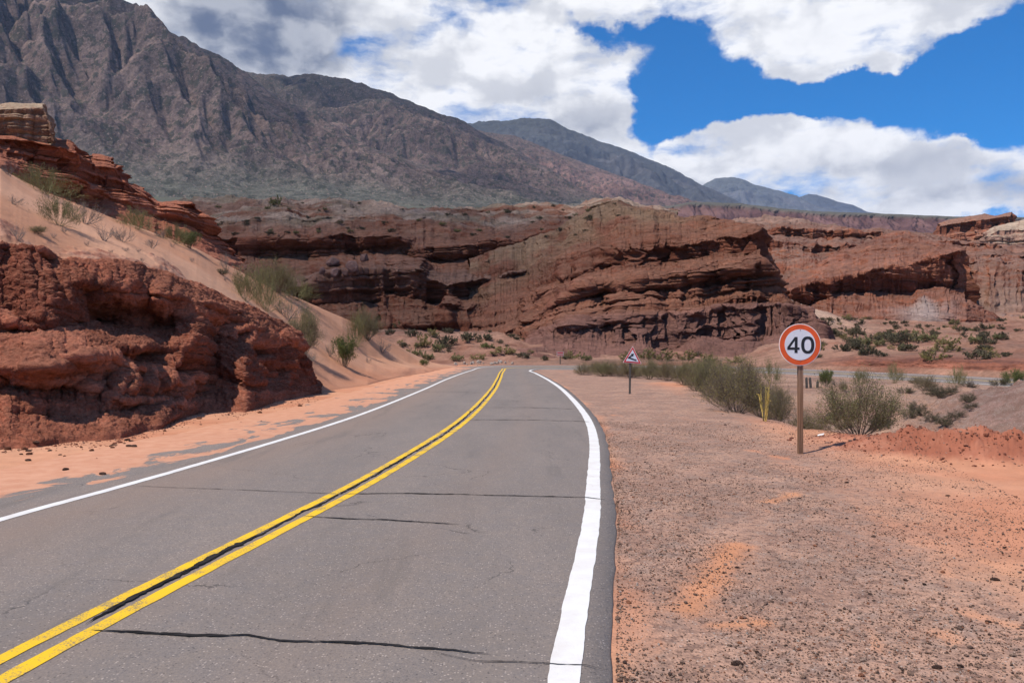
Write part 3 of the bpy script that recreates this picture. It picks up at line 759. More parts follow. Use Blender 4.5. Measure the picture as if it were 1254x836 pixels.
# near rock mass beside the road
L = [([(-600, -.5), (400, -.5)], [(-600, 7.5), (0, 13.6), (100, 14.8), (147, 15.0), (200, 17.0), (248, 21), (301, 21.5), (335, 25), (392, 30.4)]),
     ([(-600, .08), (400, .08)], [(-600, 8), (0, 14.6), (100, 15.6), (147, 15.8), (200, 17.8), (248, 22), (301, 22.5), (335, 26), (392, 31)]),
     ([(-600, 515), (0, 512), (60, 514), (147, 510), (200, 498), (230, 484), (301, 476), (340, 468), (375, 468), (392, 477)], [(-600, 9), (0, 15.8), (100, 16.8), (147, 16.9), (200, 18.9), (248, 23.1), (301, 23.5), (335, 26.8), (392, 31.3)]),
     ([(-600, 450), (0, 440), (60, 440), (120, 425), (180, 430), (215, 450), (250, 430), (301, 430), (345, 430), (368, 448), (380, 460), (392, 475)], [(-600, 9.5), (0, 16.7), (60, 17.0), (120, 18.5), (180, 19.0), (215, 20.3), (250, 23.7), (301, 24.9), (335, 28.0), (392, 31.6)]),
     ([(-600, 410), (0, 408), (60, 412), (120, 396), (180, 402), (215, 400), (250, 392), (301, 400), (345, 408), (366, 430), (380, 455), (392, 474)], [(-600, 10), (0, 17.5), (60, 17.9), (120, 19.8), (180, 20.9), (215, 21.8), (250, 24.8), (301, 26.4), (335, 29.1), (392, 31.8)]),
     ([(-600, 350), (0, 352), (77, 350), (120, 352), (190, 362), (240, 370), (265, 374), (301, 388), (340, 402), (362, 425), (380, 452), (392, 473)], [(-600, 11), (0, 18.4), (77, 19.4), (120, 19.9), (200, 21.6), (240, 23.8), (301, 27.7), (335, 30.1), (392, 32)]),
     ([(-600, 298), (0, 303), (50, 308), (77, 320), (154, 323), (201, 339), (248, 352), (301, 376), (330, 390), (350, 400), (362, 418), (372, 440), (380, 450), (392, 472)], [(-600, 12), (0, 19.2), (77, 20.6), (154, 22.4), (248, 27), (301, 29), (335, 31), (392, 32.6)]),
     ([(-600, .5), (0, 6.2), (0.1, 4.6), (154, 3.9), (248, 3.2), (301, 2.2), (350, 1.0), (400, -.4)], [(-600, 16), (0, 22), (154, 26), (248, 30), (301, 32.5), (350, 34), (392, 35)])]
L[-1] = ([(-600, 3.5), (0, 4.3), (154, 3.7), (248, 3.0), (301, 2.0), (350, .8), (400, -.4)], L[-1][1])
P, u, K = loft(L, -600, 394, 1150, [14, 80, 90, 80, 90, 90, 60], vn=5.0, Yn=.9, freq=.02, seed=800, z_mode=(0, 1, 7), round_=8)
UU = u[None] + 0 * P[..., 0]; VV = V0 + (H - P[..., 2]) * F / P[..., 1]
def carve(u0, v0, su, sv, amt, p=2):
    g = np.exp(-(np.abs((UU - u0) / su) ** p + np.abs((VV - v0) / sv) ** p)) * amt
    g = g * smooth(6.9, 6.3, K)[:, None]
    P[..., 1] += g; P[..., 0] += g * (UU - U0) / F
carve(165, 392, 50, 28, 1.2, 3); carve(200, 425, 22, 40, 1.2); carve(30, 407, 36, 8, .9); carve(75, 470, 26, 22, .5, 3); carve(15, 468, 28, 20, .45, 3); carve(128, 470, 10, 22, .6)
carve(222, 470, 14, 26, -.5); carve(240, 420, 16, 44, -1.1); carve(45, 450, 40, 14, -.7); carve(110, 430, 40, 14, -.6); carve(185, 428, 30, 10, -.6); carve(155, 480, 30, 20, -.35)
carve(300, 415, 10, 12, .8); carve(330, 436, 8, 8, .7); carve(284, 398, 16, 6, .6); carve(345, 462, 14, 14, .7); carve(262, 440, 8, 30, .5); carve(300, 455, 30, 20, -.5)
P[..., 0] = (UU - U0) / F * P[..., 1]
P = blur(P, 2)
X, Y, Z = P[..., 0], P[..., 1], P[..., 2]
Pb = P.copy()
P, s, st = rockify(P, .85, 801, tilt=(.42, .1), strata=1.0, flute=.35, bulk=.36, block=1.1, gulch=.8)
ft = (.12 + .88 * smooth(1.1, 2.6, K))[:, None, None]
P = Pb * (1 - ft) + P * ft
# pits and hollows weathered into the face
n = blur(normals(P), 2); X, Y, Z = P[..., 0], P[..., 1], P[..., 2]
pit = smooth(.30, .62, fbm(X * .9, Y * .9, Z * 1.7 + X * .5, 4, 850)) * smooth(.95, .6, np.abs(n[..., 2])) * smooth(1.0, 1.5, K)[:, None]
P -= n * (pit * .55)[..., None]
fine = fbm(X * 2.6, Y * 2.6, Z * 3.6 + X, 5, 860, ridge=True, gain=.6) * smooth(.8, 1.2, K)[:, None]
P += n * (fine * .13)[..., None]
f2 = fbm(X * 7, Y * 7, Z * 10 + X * 2, 4, 870, gain=.6) * smooth(.8, 1.2, K)[:, None]
P += n * (f2 * .05)[..., None]
c = rock_colour(P, s, .75, 802, stops=NRED, dust=(.37, .145, .085), dusty=.75)
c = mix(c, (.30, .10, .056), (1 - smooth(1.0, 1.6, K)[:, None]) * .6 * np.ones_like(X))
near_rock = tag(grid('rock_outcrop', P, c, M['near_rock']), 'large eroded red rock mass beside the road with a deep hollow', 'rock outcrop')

# ================================================================== ROAD
Lp = [(-6.7, -10), (-6.1, -4), (-5.85, 0), (-5.55, 4), (-5.25, 8.2), (-4.95, 10.3), (-4.4, 15.3), (-4.0, 20.6), (-3.7, 33), (-3.6, 44.5), (-3.1, 60), (-2.3, 71), (0.5, 76), (5.7, 76.2), (12, 75), (19.3, 71.6), (25, 56), (27.4, 44.7), (29, 30), (29.5, 15), (33, 0)]
Cp = [(-3.9, -10), (-3.3, -4), (-3.07, 0), (-2.84, 4), (-2.25, 8.2), (-1.95, 10.3), (-1.45, 15.3), (-1.12, 20.6), (-.8, 33), (-.74, 44.5), (-.68, 60), (-.3, 67), (1.5, 69.4), (5.3, 69.8), (11, 68.5), (17.5, 65), (22.8, 51.2), (25.1, 41), (26, 29), (26, 14.5), (29.5, 0)]
Rp = [(-1.1, -10), (-.5, -4), (-.12, 0), (.25, 4), (.82, 8.2), (1.05, 10.3), (1.57, 15.3), (1.9, 20.6), (2.1, 33), (1.96, 42.8), (1.6, 54), (1.38, 60.3), (2.1, 63.2), (4.9, 63.1), (9.5, 61.5), (15.8, 58.5), (20.7, 46.5), (22.8, 37.3), (23, 28), (22.5, 14), (26, 0)]
def catmull(pts, n=24):
    p = np.array(pts, float); p = np.vstack([2 * p[0] - p[1], p, 2 * p[-1] - p[-2]])
    out = []
    for i in range(1, len(p) - 2):
        a, b, c, d = p[i - 1:i + 3]
        d1, d2, d3 = (max(np.linalg.norm(x), 1e-6) ** .5 for x in (b - a, c - b, d - c))
        for t in np.linspace(0, 1, n, endpoint=False):
            m1 = (c - b) + d2 * ((b - a) / d1 - (c - a) / (d1 + d2)); m2 = (c - b) + d2 * ((d - c) / d3 - (d - b) / (d2 + d3))
            t2, t3 = t * t, t ** 3
            out.append((2 * t3 - 3 * t2 + 1) * b + (t3 - 2 * t2 + t) * m1 + (-2 * t3 + 3 * t2) * c + (t3 - t2) * m2)
    out.append(p[-2]); return np.array(out)
LC, CC, RC = catmull(Lp), catmull(Cp), catmull(Rp)
def nrm2(c):
    d = np.gradient(c, axis=0); d /= np.linalg.norm(d, axis=1)[:, None] + 1e-9
    return np.stack([d[:, 1], -d[:, 0]], 1)          # to the right of travel
def wob(c, a, f, seed): 
    return (fbm(c[:, 0] * f, c[:, 1] * f, 0, 4, seed) * a)[:, None]
nL, nR = nrm2(LC), nrm2(RC)
LE = LC - nL * (2.7 + wob(LC, .35, .5, 900)); RE = RC + nR * (.235 + wob(RC, .05, 1.3, 901))
ts = np.linspace(0, 1, 13)[1:-1]
RZ = .03
rows = [np.c_[LE - nL * .05, np.full(len(LE), -.06)], np.c_[LE, np.full(len(LE), .012)], np.c_[LC - nL * .5, np.full(len(LC), RZ - .002)], np.c_[LC, np.full(len(LC), RZ)]]
for t in ts[:5]: q = LC * (1 - t * 2) + CC * (t * 2); rows.append(np.c_[q, np.full(len(q), RZ)])
rows.append(np.c_[CC, np.full(len(CC), RZ)])
for t in ts[:5]: q = CC * (1 - t * 2) + RC * (t * 2); rows.append(np.c_[q, np.full(len(q), RZ)])
rows += [np.c_[RC, np.full(len(RC), RZ)], np.c_[RE, np.full(len(RE), RZ - .004)], np.c_[RE + nR * .03, np.full(len(RE), -.06)]]
P = np.stack(rows)                                   # (across, along, 3)
road = grid('road', P, None, M['asphalt'])
na = len(rows)
sand = np.zeros(P.shape[:2]); wear = np.zeros(P.shape[:2])
nearm = smooth(74, 66, P[..., 1]) * (P[..., 0] < 3)
sand[0] = 1.7; sand[1] = .90; sand[2] = .46; sand[3] = -.35
sand[-1] = .6; sand[-2] = -.15; sand[-3] = -.9; sand[4:-3] = -1
k_end = na - 1
sand = np.where(nearm > .5, sand, np.minimum(sand, -.5))
wear[3:7] = .5; wear[4] = .9; wear[6] = .2; wear[9] = .35; wear[12] = .3
for nm, a in (('Sand', sand), ('Wear', wear)):
    at = road.data.attributes.new(nm, 'FLOAT', 'POINT'); at.data.foreach_set('value', a.astype(f4).ravel())
tag(road, 'grey asphalt road curving away and around the bend', 'road', None, 'structure')

def ribbon(name, c, off, w, z, mat, label, cat='road marking', edge=.006, seed=0, i0=0, i1=None):
    n = nrm2(c); c = c[i0:i1]; n = n[i0:i1]
    # resample finely for slightly uneven paint edges
    d = np.r_[0, np.cumsum(np.linalg.norm(np.diff(c, axis=0), axis=1))]
    s = np.linspace(0, d[-1], int(d[-1] / .04))
    c = np.c_[np.interp(s, d, c[:, 0]), np.interp(s, d, c[:, 1])]; n = np.c_[np.interp(s, d, n[:, 0]), np.interp(s, d, n[:, 1])]
    a = off - w / 2 + fbm(s * 3, 1.5, 0, 5, seed) * edge * 2; b = off + w / 2 + fbm(s * 3, 8.5, 0, 5, seed + 4) * edge * 2
    A = np.c_[c + n * a[:, None], np.full(len(c), z)]; B = np.c_[c + n * b[:, None], np.full(len(c), z)]
    o = grid(name, np.stack([A, B]), None, mat)
    return tag(o, label, cat, None, 'structure')
ribbon('edge_line', LC, 0, .135, RZ + .004, M['white_paint'], 'white edge line on the sandy side of the road', seed=1)
ribbon('edge_line', RC, 0, .175, RZ + .004, M['white_paint'], 'wide white edge line on the gravel shoulder side', seed=2, edge=.008)
ribbon('center_line', CC, -.115, .105, RZ + .004, M['yellow_paint'], 'yellow centre stripe nearer the sand dune', seed=3)
ribbon('center_line', CC, .105, .115, RZ + .004, M['yellow_paint'], 'yellow centre stripe nearer the road signs', seed=4)

def crack(pts, w, label, seed, jit=.02, px=True, z=RZ + .008):
    g = np.array([px2ground(a, b, RZ)[:2] for a, b in pts]) if px else np.array(pts)
    d = np.r_[0, np.cumsum(np.linalg.norm(np.diff(g, axis=0), axis=1))]
    s = np.arange(0, d[-1], .02)
    x, y = np.interp(s, d, g[:, 0]), np.interp(s, d, g[:, 1])
    y = y + fbm(s * 1.5, seed, 0, 5, seed, gain=.6) * jit * 2.2; x = x + fbm(s * 1.5, seed + 20, 0, 5, seed + 7, gain=.6) * jit
    c = np.c_[x, y]; n = nrm2(c)
    end = np.minimum(1, np.minimum(s, d[-1] - s) / .25 + .1)
    ww = w * end * (.55 + .9 * np.clip(fbm(s * 2.2, 3, 0, 4, seed + 13) + .35, 0, 1.2))
    ra = np.clip(.9 + 2.4 * fbm(s * 5, 3, 0, 5, seed + 30, gain=.7), .05, 3); rb = np.clip(.9 + 2.4 * fbm(s * 5, 9, 0, 5, seed + 31, gain=.7), .05, 3)
    A = np.c_[c - n * (ww * ra)[:, None] / 2, np.full(len(c), z)]; B = np.c_[c + n * (ww * rb)[:, None] / 2, np.full(len(c), z)]
    return tag(grid('crack', np.stack([A, B]), None, M['tar']), label, 'crack', 'cracks across the asphalt', 'structure')
crack([(110, 772), (166, 774), (241, 778), (300, 779), (352, 785), (452, 788), (528, 794), (578, 799), (600, 801)], .032, 'tar filled crack crossing the near lane', 1)
crack([(520, 797), (560, 806), (580, 810), (630, 811), (680, 813), (716, 814), (747, 821)], .012, 'thin crack running on to the shoulder', 2)
crack([(161, 595), (322, 601), (417, 605)], .016, 'thin crack across the far side lane', 3)
crack([(417, 605), (502, 604), (630, 607), (715, 609), (742, 612)], .035, 'dark crack reaching the wide white line', 4)
crack([(372, 632), (420, 635), (477, 637), (563, 642)], .035, 'short crack ending mid lane', 5)
crack([(572, 514), (640, 514), (715, 516), (722, 517)], .06, 'crack across the lane before the bend', 6, .05)
crack([(590, 499), (650, 499), (706, 501)], .06, 'second crack before the bend', 7, .05)
crack([(602, 490), (650, 491)], .06, 'short crack near the bend', 8, .05)
crack([(514, 480), (560, 480), (592, 481)], .06, 'crack in the sandy side lane near the bend', 9, .06)
crack([(640, 471), (672, 472)], .05, 'faint crack at the start of the bend', 10, .06)
# long tar seam between the yellow stripes
i0 = np.argmin(np.abs(CC[:, 1] - 5.0) + (CC[:, 0] > 5) * 99); i1 = np.argmin(np.abs(CC[:, 1] - 58) + (CC[:, 0] > 5) * 99)
cc = CC[i0:i1]; s_ = np.r_[0, np.cumsum(np.linalg.norm(np.diff(cc, axis=0), axis=1))]
cc = cc + np.c_[fbm(s_ * .35, 2, 0, 4, 40) * .08 - .02, 0 * s_]
crack([tuple(p) for p in cc], .040, 'long tar filled seam between the yellow stripes', 11, .05, px=False)
i1b = np.argmin(np.abs(CC[:, 1] - 7.6) + (CC[:, 0] > 5) * 99)
cc = CC[np.argmin(np.abs(CC[:, 1] - 5.3) + (CC[:, 0] > 5) * 99):i1b] + np.array([[-.035, 0]])
crack([tuple(p) for p in cc], .065, 'wide black tar patch over the yellow stripe', 12, .05, px=False, z=RZ + .012)

# ================================================================== GROUND (near): polar sheet all round the camera
poly = [px2ground(a, b)[:2] for a, b in [(703, 456), (722, 460), (751, 461), (779, 463), (805, 464), (825, 467.5), (843, 474), (859, 482), (866, 500), (890, 505), (908, 507), (919, 513), (935, 515), (949, 519), (964, 526), (997, 526), (1025, 531), (1060, 536), (1120, 542), (1180, 548), (1254, 566)]]
poly += [(9, 10.2), (12, 8), (17, 2), (22.5, 2), (21.3, 14), (21.8, 28), (21.6, 37), (19.5, 46), (14.8, 57), (9, 60), (5.5, 61.5)]
def sdist(X, Y, poly):
    p = np.array(poly); q = np.roll(p, -1, 0)
    best = np.full(X.shape, 1e9); ins = np.zeros(X.shape, bool)
    for (x1, y1), (x2, y2) in zip(p, q):
        dx, dy = x2 - x1, y2 - y1
        t = np.clip(((X - x1) * dx + (Y - y1) * dy) / (dx * dx + dy * dy + 1e-9), 0, 1)
        best = np.minimum(best, np.hypot(X - x1 - t * dx, Y - y1 - t * dy))
        c = ((y1 > Y) != (y2 > Y)) & (X < dx * (Y - y1) / (dy if abs(dy) > 1e-9 else 1e-9) + x1)
        ins ^= c
    return np.where(ins, best, -best)
road_poly = [tuple(p) for p in LE] + [tuple(p) for p in RE[::-1]]
rp = road_poly[::6]

def ground_z(X, Y):
    wd = sdist(X, Y, poly); rd = sdist(X, Y, rp)
    off = smooth(.05, 1.2, -rd)
    z = .03 * fbm(X / 2.2, Y / 2.2, 0, 4, 920) + .012 * fbm(X / .35, Y / .35, 0, 4, 921)
    z = z * off - .012
    z = np.where(rd > 0.1, -.05, z)
    depth = -1.25 * smooth(0, 3.2, wd + .35 * fbm(X / 1.5, Y / 1.5, 0, 4, 922)) + .25 * fbm(X / 4, Y / 4, 0, 4, 923) * smooth(.5, 3, wd)
    z = z + depth
    # far bank of the wash is low: rises again towards the far road, rocky rise in the middle, grey hill at the side
    z = z + 1.15 * smooth(0, 1, (np.hypot(X - 19, Y - 44) < 99) * smooth(30, 44, Y + .25 * X) ) * smooth(0, 3, wd)
    z = z + .75 * np.exp(-(((X - 12.6) / 2.6) ** 2 + ((Y - 23.5) / 2.6) ** 2)) * (1 + .5 * fbm(X / .8, Y / .8, 0, 5, 924, ridge=True))
    hill = np.exp(-(((X - 16.4) / 4.6) ** 2 + ((Y - 20) / 3.6) ** 2))
    z = z + 2.6 * hill * (1 + .10 * fbm((X + Y) / .45, (Y - X) / 2.2, 0, 6, 925, ridge=True, gain=.6)) + .07 * wd.clip(0, 1) * fbm(X / .5, Y / .5, 0, 5, 928, gain=.65)
    # red dirt berm by the speed sign
    b1 = np.exp(-(((X - 6.6) / 1.0) ** 2 + ((Y - 15.3) / .55) ** 2)) * .12
    t = (X - 6.6) * .55 + (Y - 13.6) * .83; al = (X - 7.7) * .83 - (Y - 12.6) * .55
    b2 = np.exp(-((t / .72) ** 2) - (np.abs(al) / 2.2) ** 4) * .46
    ber = b1 + b2
    z = z + ber * (.85 + .9 * fbm(X / .7, Y / .7, 0, 7, 926, gain=.68)) + np.minimum(ber * 5, 1) * .07 * fbm(X / .16, Y / .16, 0, 4, 927, ridge=True)
    # shallow bank below the outcrop on the near left
    return z, wd, rd, hill, ber

az = np.concatenate([np.linspace(-180, -50, 60, endpoint=False), np.linspace(-50, 44, 1300, endpoint=False), np.linspace(44, 180, 64, endpoint=False)])
az = np.radians(az)
rr = np.concatenate([np.linspace(.3, 2.5, 12, endpoint=False), np.exp(np.linspace(math.log(2.5), math.log(105), 640)), [150, 220, 320, 500]])
R_, A_ = np.meshgrid(rr, az, indexing='ij')
X, Y = np.sin(A_) * R_, np.cos(A_) * R_
Z, wd, rd, hill, ber = ground_z(X, Y)
far = smooth(90, 105, R_)
Z = Z * (1 - far) - .5 * far
P = np.stack([X, Y, Z], -1)
SAND, SAND2, GRAV, GREY, REDD = (.47, .20, .112), (.53, .265, .158), (.30, .18, .132), (.25, .17, .135), (.29, .10, .058)
c = mix(SAND, SAND2, smooth(-.3, .3, fbm(X / 3, Y / 3, 0, 4, 930)))
# gravel tongue along the shoulder: distance right of the asphalt
dr = -rd
side = (X > np.interp(Y, [p[1] for p in Rp[:11]], [p[0] for p in Rp[:11]])) & (Y < 62)
g = smooth(-.25, .3, dr + .7 * fbm(X / 1.2, Y / 2.5, 0, 4, 931)) * smooth(4.6, 1.7, dr - .02 * Y * 2 + 1.6 * fbm(X / 3.0, Y / 6, 0, 4, 932)) * side
spots = smooth(.30, .42, fbm(X / .8 + 7, Y / 1.6, 0, 5, 933))
g = g * (1 - spots * .9)
g2 = smooth(.25, .5, fbm(X / 2.2, Y / 3.5, 0, 5, 934) + .1) * side * smooth(3.5, 5.5, dr)
g3 = smooth(15, 26, Y) * side * smooth(.6, 2.5, dr) * smooth(-.25, .15, fbm(X / 4, Y / 8, 0, 4, 935))
gg = np.clip(g + g2 * .30 + g3 * .7, 0, 1)
def streak(x1, y1, x2, y2, wd_):
    dx, dy = x2 - x1, y2 - y1; t_ = np.clip(((X - x1) * dx + (Y - y1) * dy) / (dx * dx + dy * dy), 0, 1)
    return np.exp(-((np.hypot(X - x1 - t_ * dx, Y - y1 - t_ * dy) + .10 * fbm(X / .3, Y / .3, 0, 4, 945)) / wd_) ** 2)
stk = np.maximum(streak(1.22, 5.5, 2.05, 7.3, .15), np.maximum(streak(1.35, 5.2, 1.62, 5.25, .08), streak(3.0, 9.3, 3.5, 9.9, .10)))
gg = gg * (1 - .95 * stk)
# faint wheel tracks of cars that pulled over
for o_ in (1.1, 2.6):
    tr = np.exp(-((X - (2.4 + o_) - .9 * np.sin((Y - 3) * .10)) / .17) ** 2) * smooth(3, 6, Y) * smooth(24, 16, Y)
    gg = gg * (1 - .35 * tr * smooth(-.3, .2, fbm(X / .6, Y / 2, 0, 3, 946)))
c = mix(c, mix(GRAV, (.39, .235, .168), smooth(-.3, .3, fbm(X / .9, Y / .9, 0, 5, 936))), gg * .92)
c = mix(c, (.50, .225, .115), np.clip(stk, 0, 1) * .65)
wash = smooth(-.15, 1.0, wd)
wc = mix((.26, .145, .10), (.35, .21, .145), smooth(-.3, .3, fbm(X / 3, Y / 3, 0, 5, 937)))
wc = mix(wc, (.19, .115, .088), smooth(.05, .35, fbm(X / 1.4, Y / 1.4, 0, 5, 938)) * .7)
trk = np.exp(-((Y - 18.8 - .35 * (X - 10)) / .9) ** 2) * (X > 6)
wc = mix(wc, (.42, .28, .20), trk * .85)
c = mix(c, wc, wash)
c = mix(c, mix((.13, .075, .06), (.22, .13, .108), smooth(-.25, .25, fbm((X + Y) / .45, (Y - X) / 1.6, 0, 6, 929, gain=.65))), smooth(.12, .45, hill) * .92)
c = mix(c, mix(REDD, (.38, .15, .09), smooth(-.2, .3, fbm(X / .5, Y / .5, 0, 5, 939))), smooth(.03, .13, ber + .04 * fbm(X / .6, Y / .6, 0, 4, 940)))
# darker clods in the left verge sand
lv = (rd < 0) & ~side & (X < 0)
c = mix(c, (.40, .165, .09), lv * smooth(.1, .4, fbm(X / 1.5, Y / 1.5, 0, 5, 941)) * .6)
grav_attr = np.clip(gg + .5 * wash + .25 * smooth(.1, .3, hill), 0, 1)
ground = grid('ground', P, c, M['ground'], wrap=True)
at = ground.data.attributes.new('Gravel', 'FLOAT', 'POINT'); at.data.foreach_set('value', grav_attr.astype(f4).ravel())
tag(ground, 'orange sand and gravel shoulder with a shallow wash beside the road', 'ground', None, 'structure')

#PART2 ============================================================ PLANTS
M['bark'] = mat_plain('bark', (.17, .125, .095), .9, .35, 30)
M['bark_grey'] = mat_plain('bark_grey', (.25, .20, .17), .9, .35, 30)
M['bark_yellow'] = mat_plain('bark_yellow', (.62, .44, .13), .8, .3, 12)
M['stem_olive'] = mat_plain('stem_olive', (.24, .21, .10), .85, .3, 20)
def mat_leaf(name, c, d):
    m, t, b = material(name, .75, .2)
    co = t.new('ShaderNodeTexCoord').outputs['Object']
    rnd = t.new('ShaderNodeObjectInfo').outputs['Random']
    n = t.noise(co, 7, 4, .6)
    col = t.mixc(t.range(t.math('MULTIPLY_ADD', rnd, .3, n), .4, .85), c, d)
    t.l.new(col, b.inputs['Base Color'])
    tr = t.new('ShaderNodeBsdfTranslucent'); t.l.new(col, tr.inputs[0])
    ms = t.new('ShaderNodeMixShader'); ms.inputs[0].default_value = .25
    t.l.new(b.outputs[0], ms.inputs[1]); t.l.new(tr.outputs[0], ms.inputs[2])
    t.l.new(ms.outputs[0], t.n['Material Output'].inputs[0])
    return m
M['leaf_olive'] = mat_leaf('leaf_olive', (.13, .125, .05), (.24, .21, .09))
M['leaf_green'] = mat_leaf('leaf_green', (.075, .095, .025), (.15, .165, .045))
M['leaf_dark'] = mat_leaf('leaf_dark', (.075, .066, .04), (.135, .112, .065))
M['leaf_brown'] = mat_leaf('leaf_brown', (.16, .13, .05), (.28, .225, .085))
M['leaf_yellow'] = mat_leaf('leaf_yellow', (.28, .24, .04), (.42, .34, .06))

def tube(V, Fc, pts, r0, r1, k=4):
    pts = np.array(pts); n0 = len(V); m = len(pts)
    d = np.gradient(pts, axis=0); d /= np.linalg.norm(d, axis=1)[:, None] + 1e-9
    ref = np.where(np.abs(d[:, 2:3]) > .9, np.array([[1., 0, 0]]), np.array([[0, 0, 1.]]))
    a = np.cross(d, ref); a /= np.linalg.norm(a, axis=1)[:, None]; b = np.cross(d, a)
    r = np.linspace(r0, r1, m)
    for i in range(m):
        for j in range(k):
            t = 2 * math.pi * j / k
            V.append(pts[i] + (a[i] * math.cos(t) + b[i] * math.sin(t)) * r[i])
    for i in range(m - 1):
        for j in range(k):
            p = n0 + i * k + j; q = n0 + i * k + (j + 1) % k
            Fc.append((p, q, q + k, p + k))

def shrub_geo(seed, stems=22, spread=65, leaves=3000, leaf=.03, sub=4, subsub=2, r=.012, up=.5, broom=False, hollow=.25, curve=.35, k=3, leaf_from=.35, wig=.17):
    """unit shrub: half width 1, height about 1, returns branch arrays and leaf arrays"""
    g = np.random.default_rng(seed)
    V, Fc, tips = [], [], []
    def path(p, d, L, n, wig, lift):
        pts = [p]; 
        for i in range(n):
            d = d + g.normal(0, wig, 3) + np.array([0, 0, lift]); d /= np.linalg.norm(d)
            p = p + d * L / n; pts.append(p)
        return pts, d
    for i in range(stems):
        a = g.uniform(0, 2 * math.pi); th = math.radians(spread) * (g.uniform(.08, 1) ** .7)
        d = np.array([math.cos(a) * math.sin(th), math.sin(a) * math.sin(th), math.cos(th)])
        L = g.uniform(.75, 1.08) * (1.0 if not broom else 1.05)
        base = np.array([math.cos(a), math.sin(a), 0]) * g.uniform(0, .10); base[2] = -.06
        pts, de = path(base, d, L, 6, wig, curve * .14)
        tube(V, Fc, pts, r, r * .35, k)
        tips += [(pts[j], .0) for j in (4, 5, 6)]
        for s in range(sub):
            j = g.integers(2, 6); q = pts[j]
            dd = (pts[j] - pts[j - 1]); dd /= np.linalg.norm(dd); dd = dd + g.normal(0, .45 if not broom else .22, 3) + np.array([0, 0, .15]); dd /= np.linalg.norm(dd)
            p2, de = path(q, dd, g.uniform(.22, .45) * (1.3 if broom else 1), 3, .14, .05)
            tube(V, Fc, p2, r * .5, r * .2, 3)
            tips += [(x, 1) for x in p2[1:]]
            for w in range(subsub):
                jj = g.integers(1, 4); q2 = p2[jj]
                d3 = dd + g.normal(0, .55 if not broom else .2, 3) + np.array([0, 0, .1]); d3 /= np.linalg.norm(d3)
                p3, _ = path(q2, d3, g.uniform(.12, .24), 2, .15, .04)
                tube(V, Fc, p3, r * .28, r * .12, 3)
                tips += [(x, 2) for x in p3[1:]]
    T = np.array([t[0] for t in tips])
    T = T[T[:, 2] > leaf_from * .5]
    LV, LF = np.zeros((0, 3)), np.zeros((0, 4), int)
    if leaves:
        # clumps: some tips carry many leaves, some none
        wgt = g.random(len(T)) ** 1.6 + .02; wgt /= wgt.sum()
        c = T[g.choice(len(T), leaves, p=wgt)] + g.normal(0, .045, (leaves, 3))
        c[:, 2] = np.maximum(c[:, 2], .02)
        if broom:
            e1 = g.normal(0, .25, (leaves, 3)) + np.array([0, 0, 1]) + c * .4
        else: e1 = g.normal(0, 1, (leaves, 3)) + np.array([0, 0, .4])
        e1 /= np.linalg.norm(e1, axis=1)[:, None]
        e2 = np.cross(e1, g.normal(0, 1, (leaves, 3))); e2 /= np.linalg.norm(e2, axis=1)[:, None]
        s1 = leaf * g.uniform(.6, 1.3, leaves)[:, None] * (2.6 if broom else 1); s2 = s1 * (.13 if broom else .5)
        LV = np.stack([c - e1 * s1, c + e2 * s2, c + e1 * s1, c - e2 * s2], 1).reshape(-1, 3)
        LF = np.arange(leaves * 4).reshape(-1, 4)
    return np.array(V), np.array(Fc), LV, LF

def make_shrub(name, seed, bark, leafm, label, **kw):
    bv, bf, lv, lf = shrub_geo(seed, **kw)
    root = empty(name); tag(root, label, 'shrub')
    br = link('branches', mesh_arrays('branches', bv, bf, 4), M[bark], root)
    if len(lv): link('foliage', mesh_arrays('foliage', lv, lf, 4, False), M[leafm], root)
    return root
def make_far(name, seed, bark, leafm, **kw):
    bv, bf, lv, lf = shrub_geo(seed, **kw)
    me = mesh_arrays(name, np.concatenate([bv, lv]), np.concatenate([bf, lf + len(bv)]), 4, False)
    me.materials.append(M[bark]); me.materials.append(M[leafm])
    mi = np.r_[np.zeros(len(bf), np.int32), np.ones(len(lf), np.int32)]
    me.polygons.foreach_set('material_index', mi)
    return me

dg = bpy.context.evaluated_depsgraph_get(); dg.update()
def hit(u, v, only=None):
    o = Vector((0, 0, H)); d = Vector(((u - U0) / F, 1, (V0 - v) / F)).normalized()
    for _ in range(6):
        ok, loc, nor, idx, ob, mt = SC.ray_cast(dg, o, d)
        if not ok: return None, None
        if only is None or ob.name in only: return loc, ob
        o = loc + d * .05
    return None, None
def drop(x, y):
    ok, loc, nor, idx, ob, mt = SC.ray_cast(dg, Vector((x, y, 200)), Vector((0, 0, -1)))
    return (loc, nor, ob) if ok else (None, None, None)

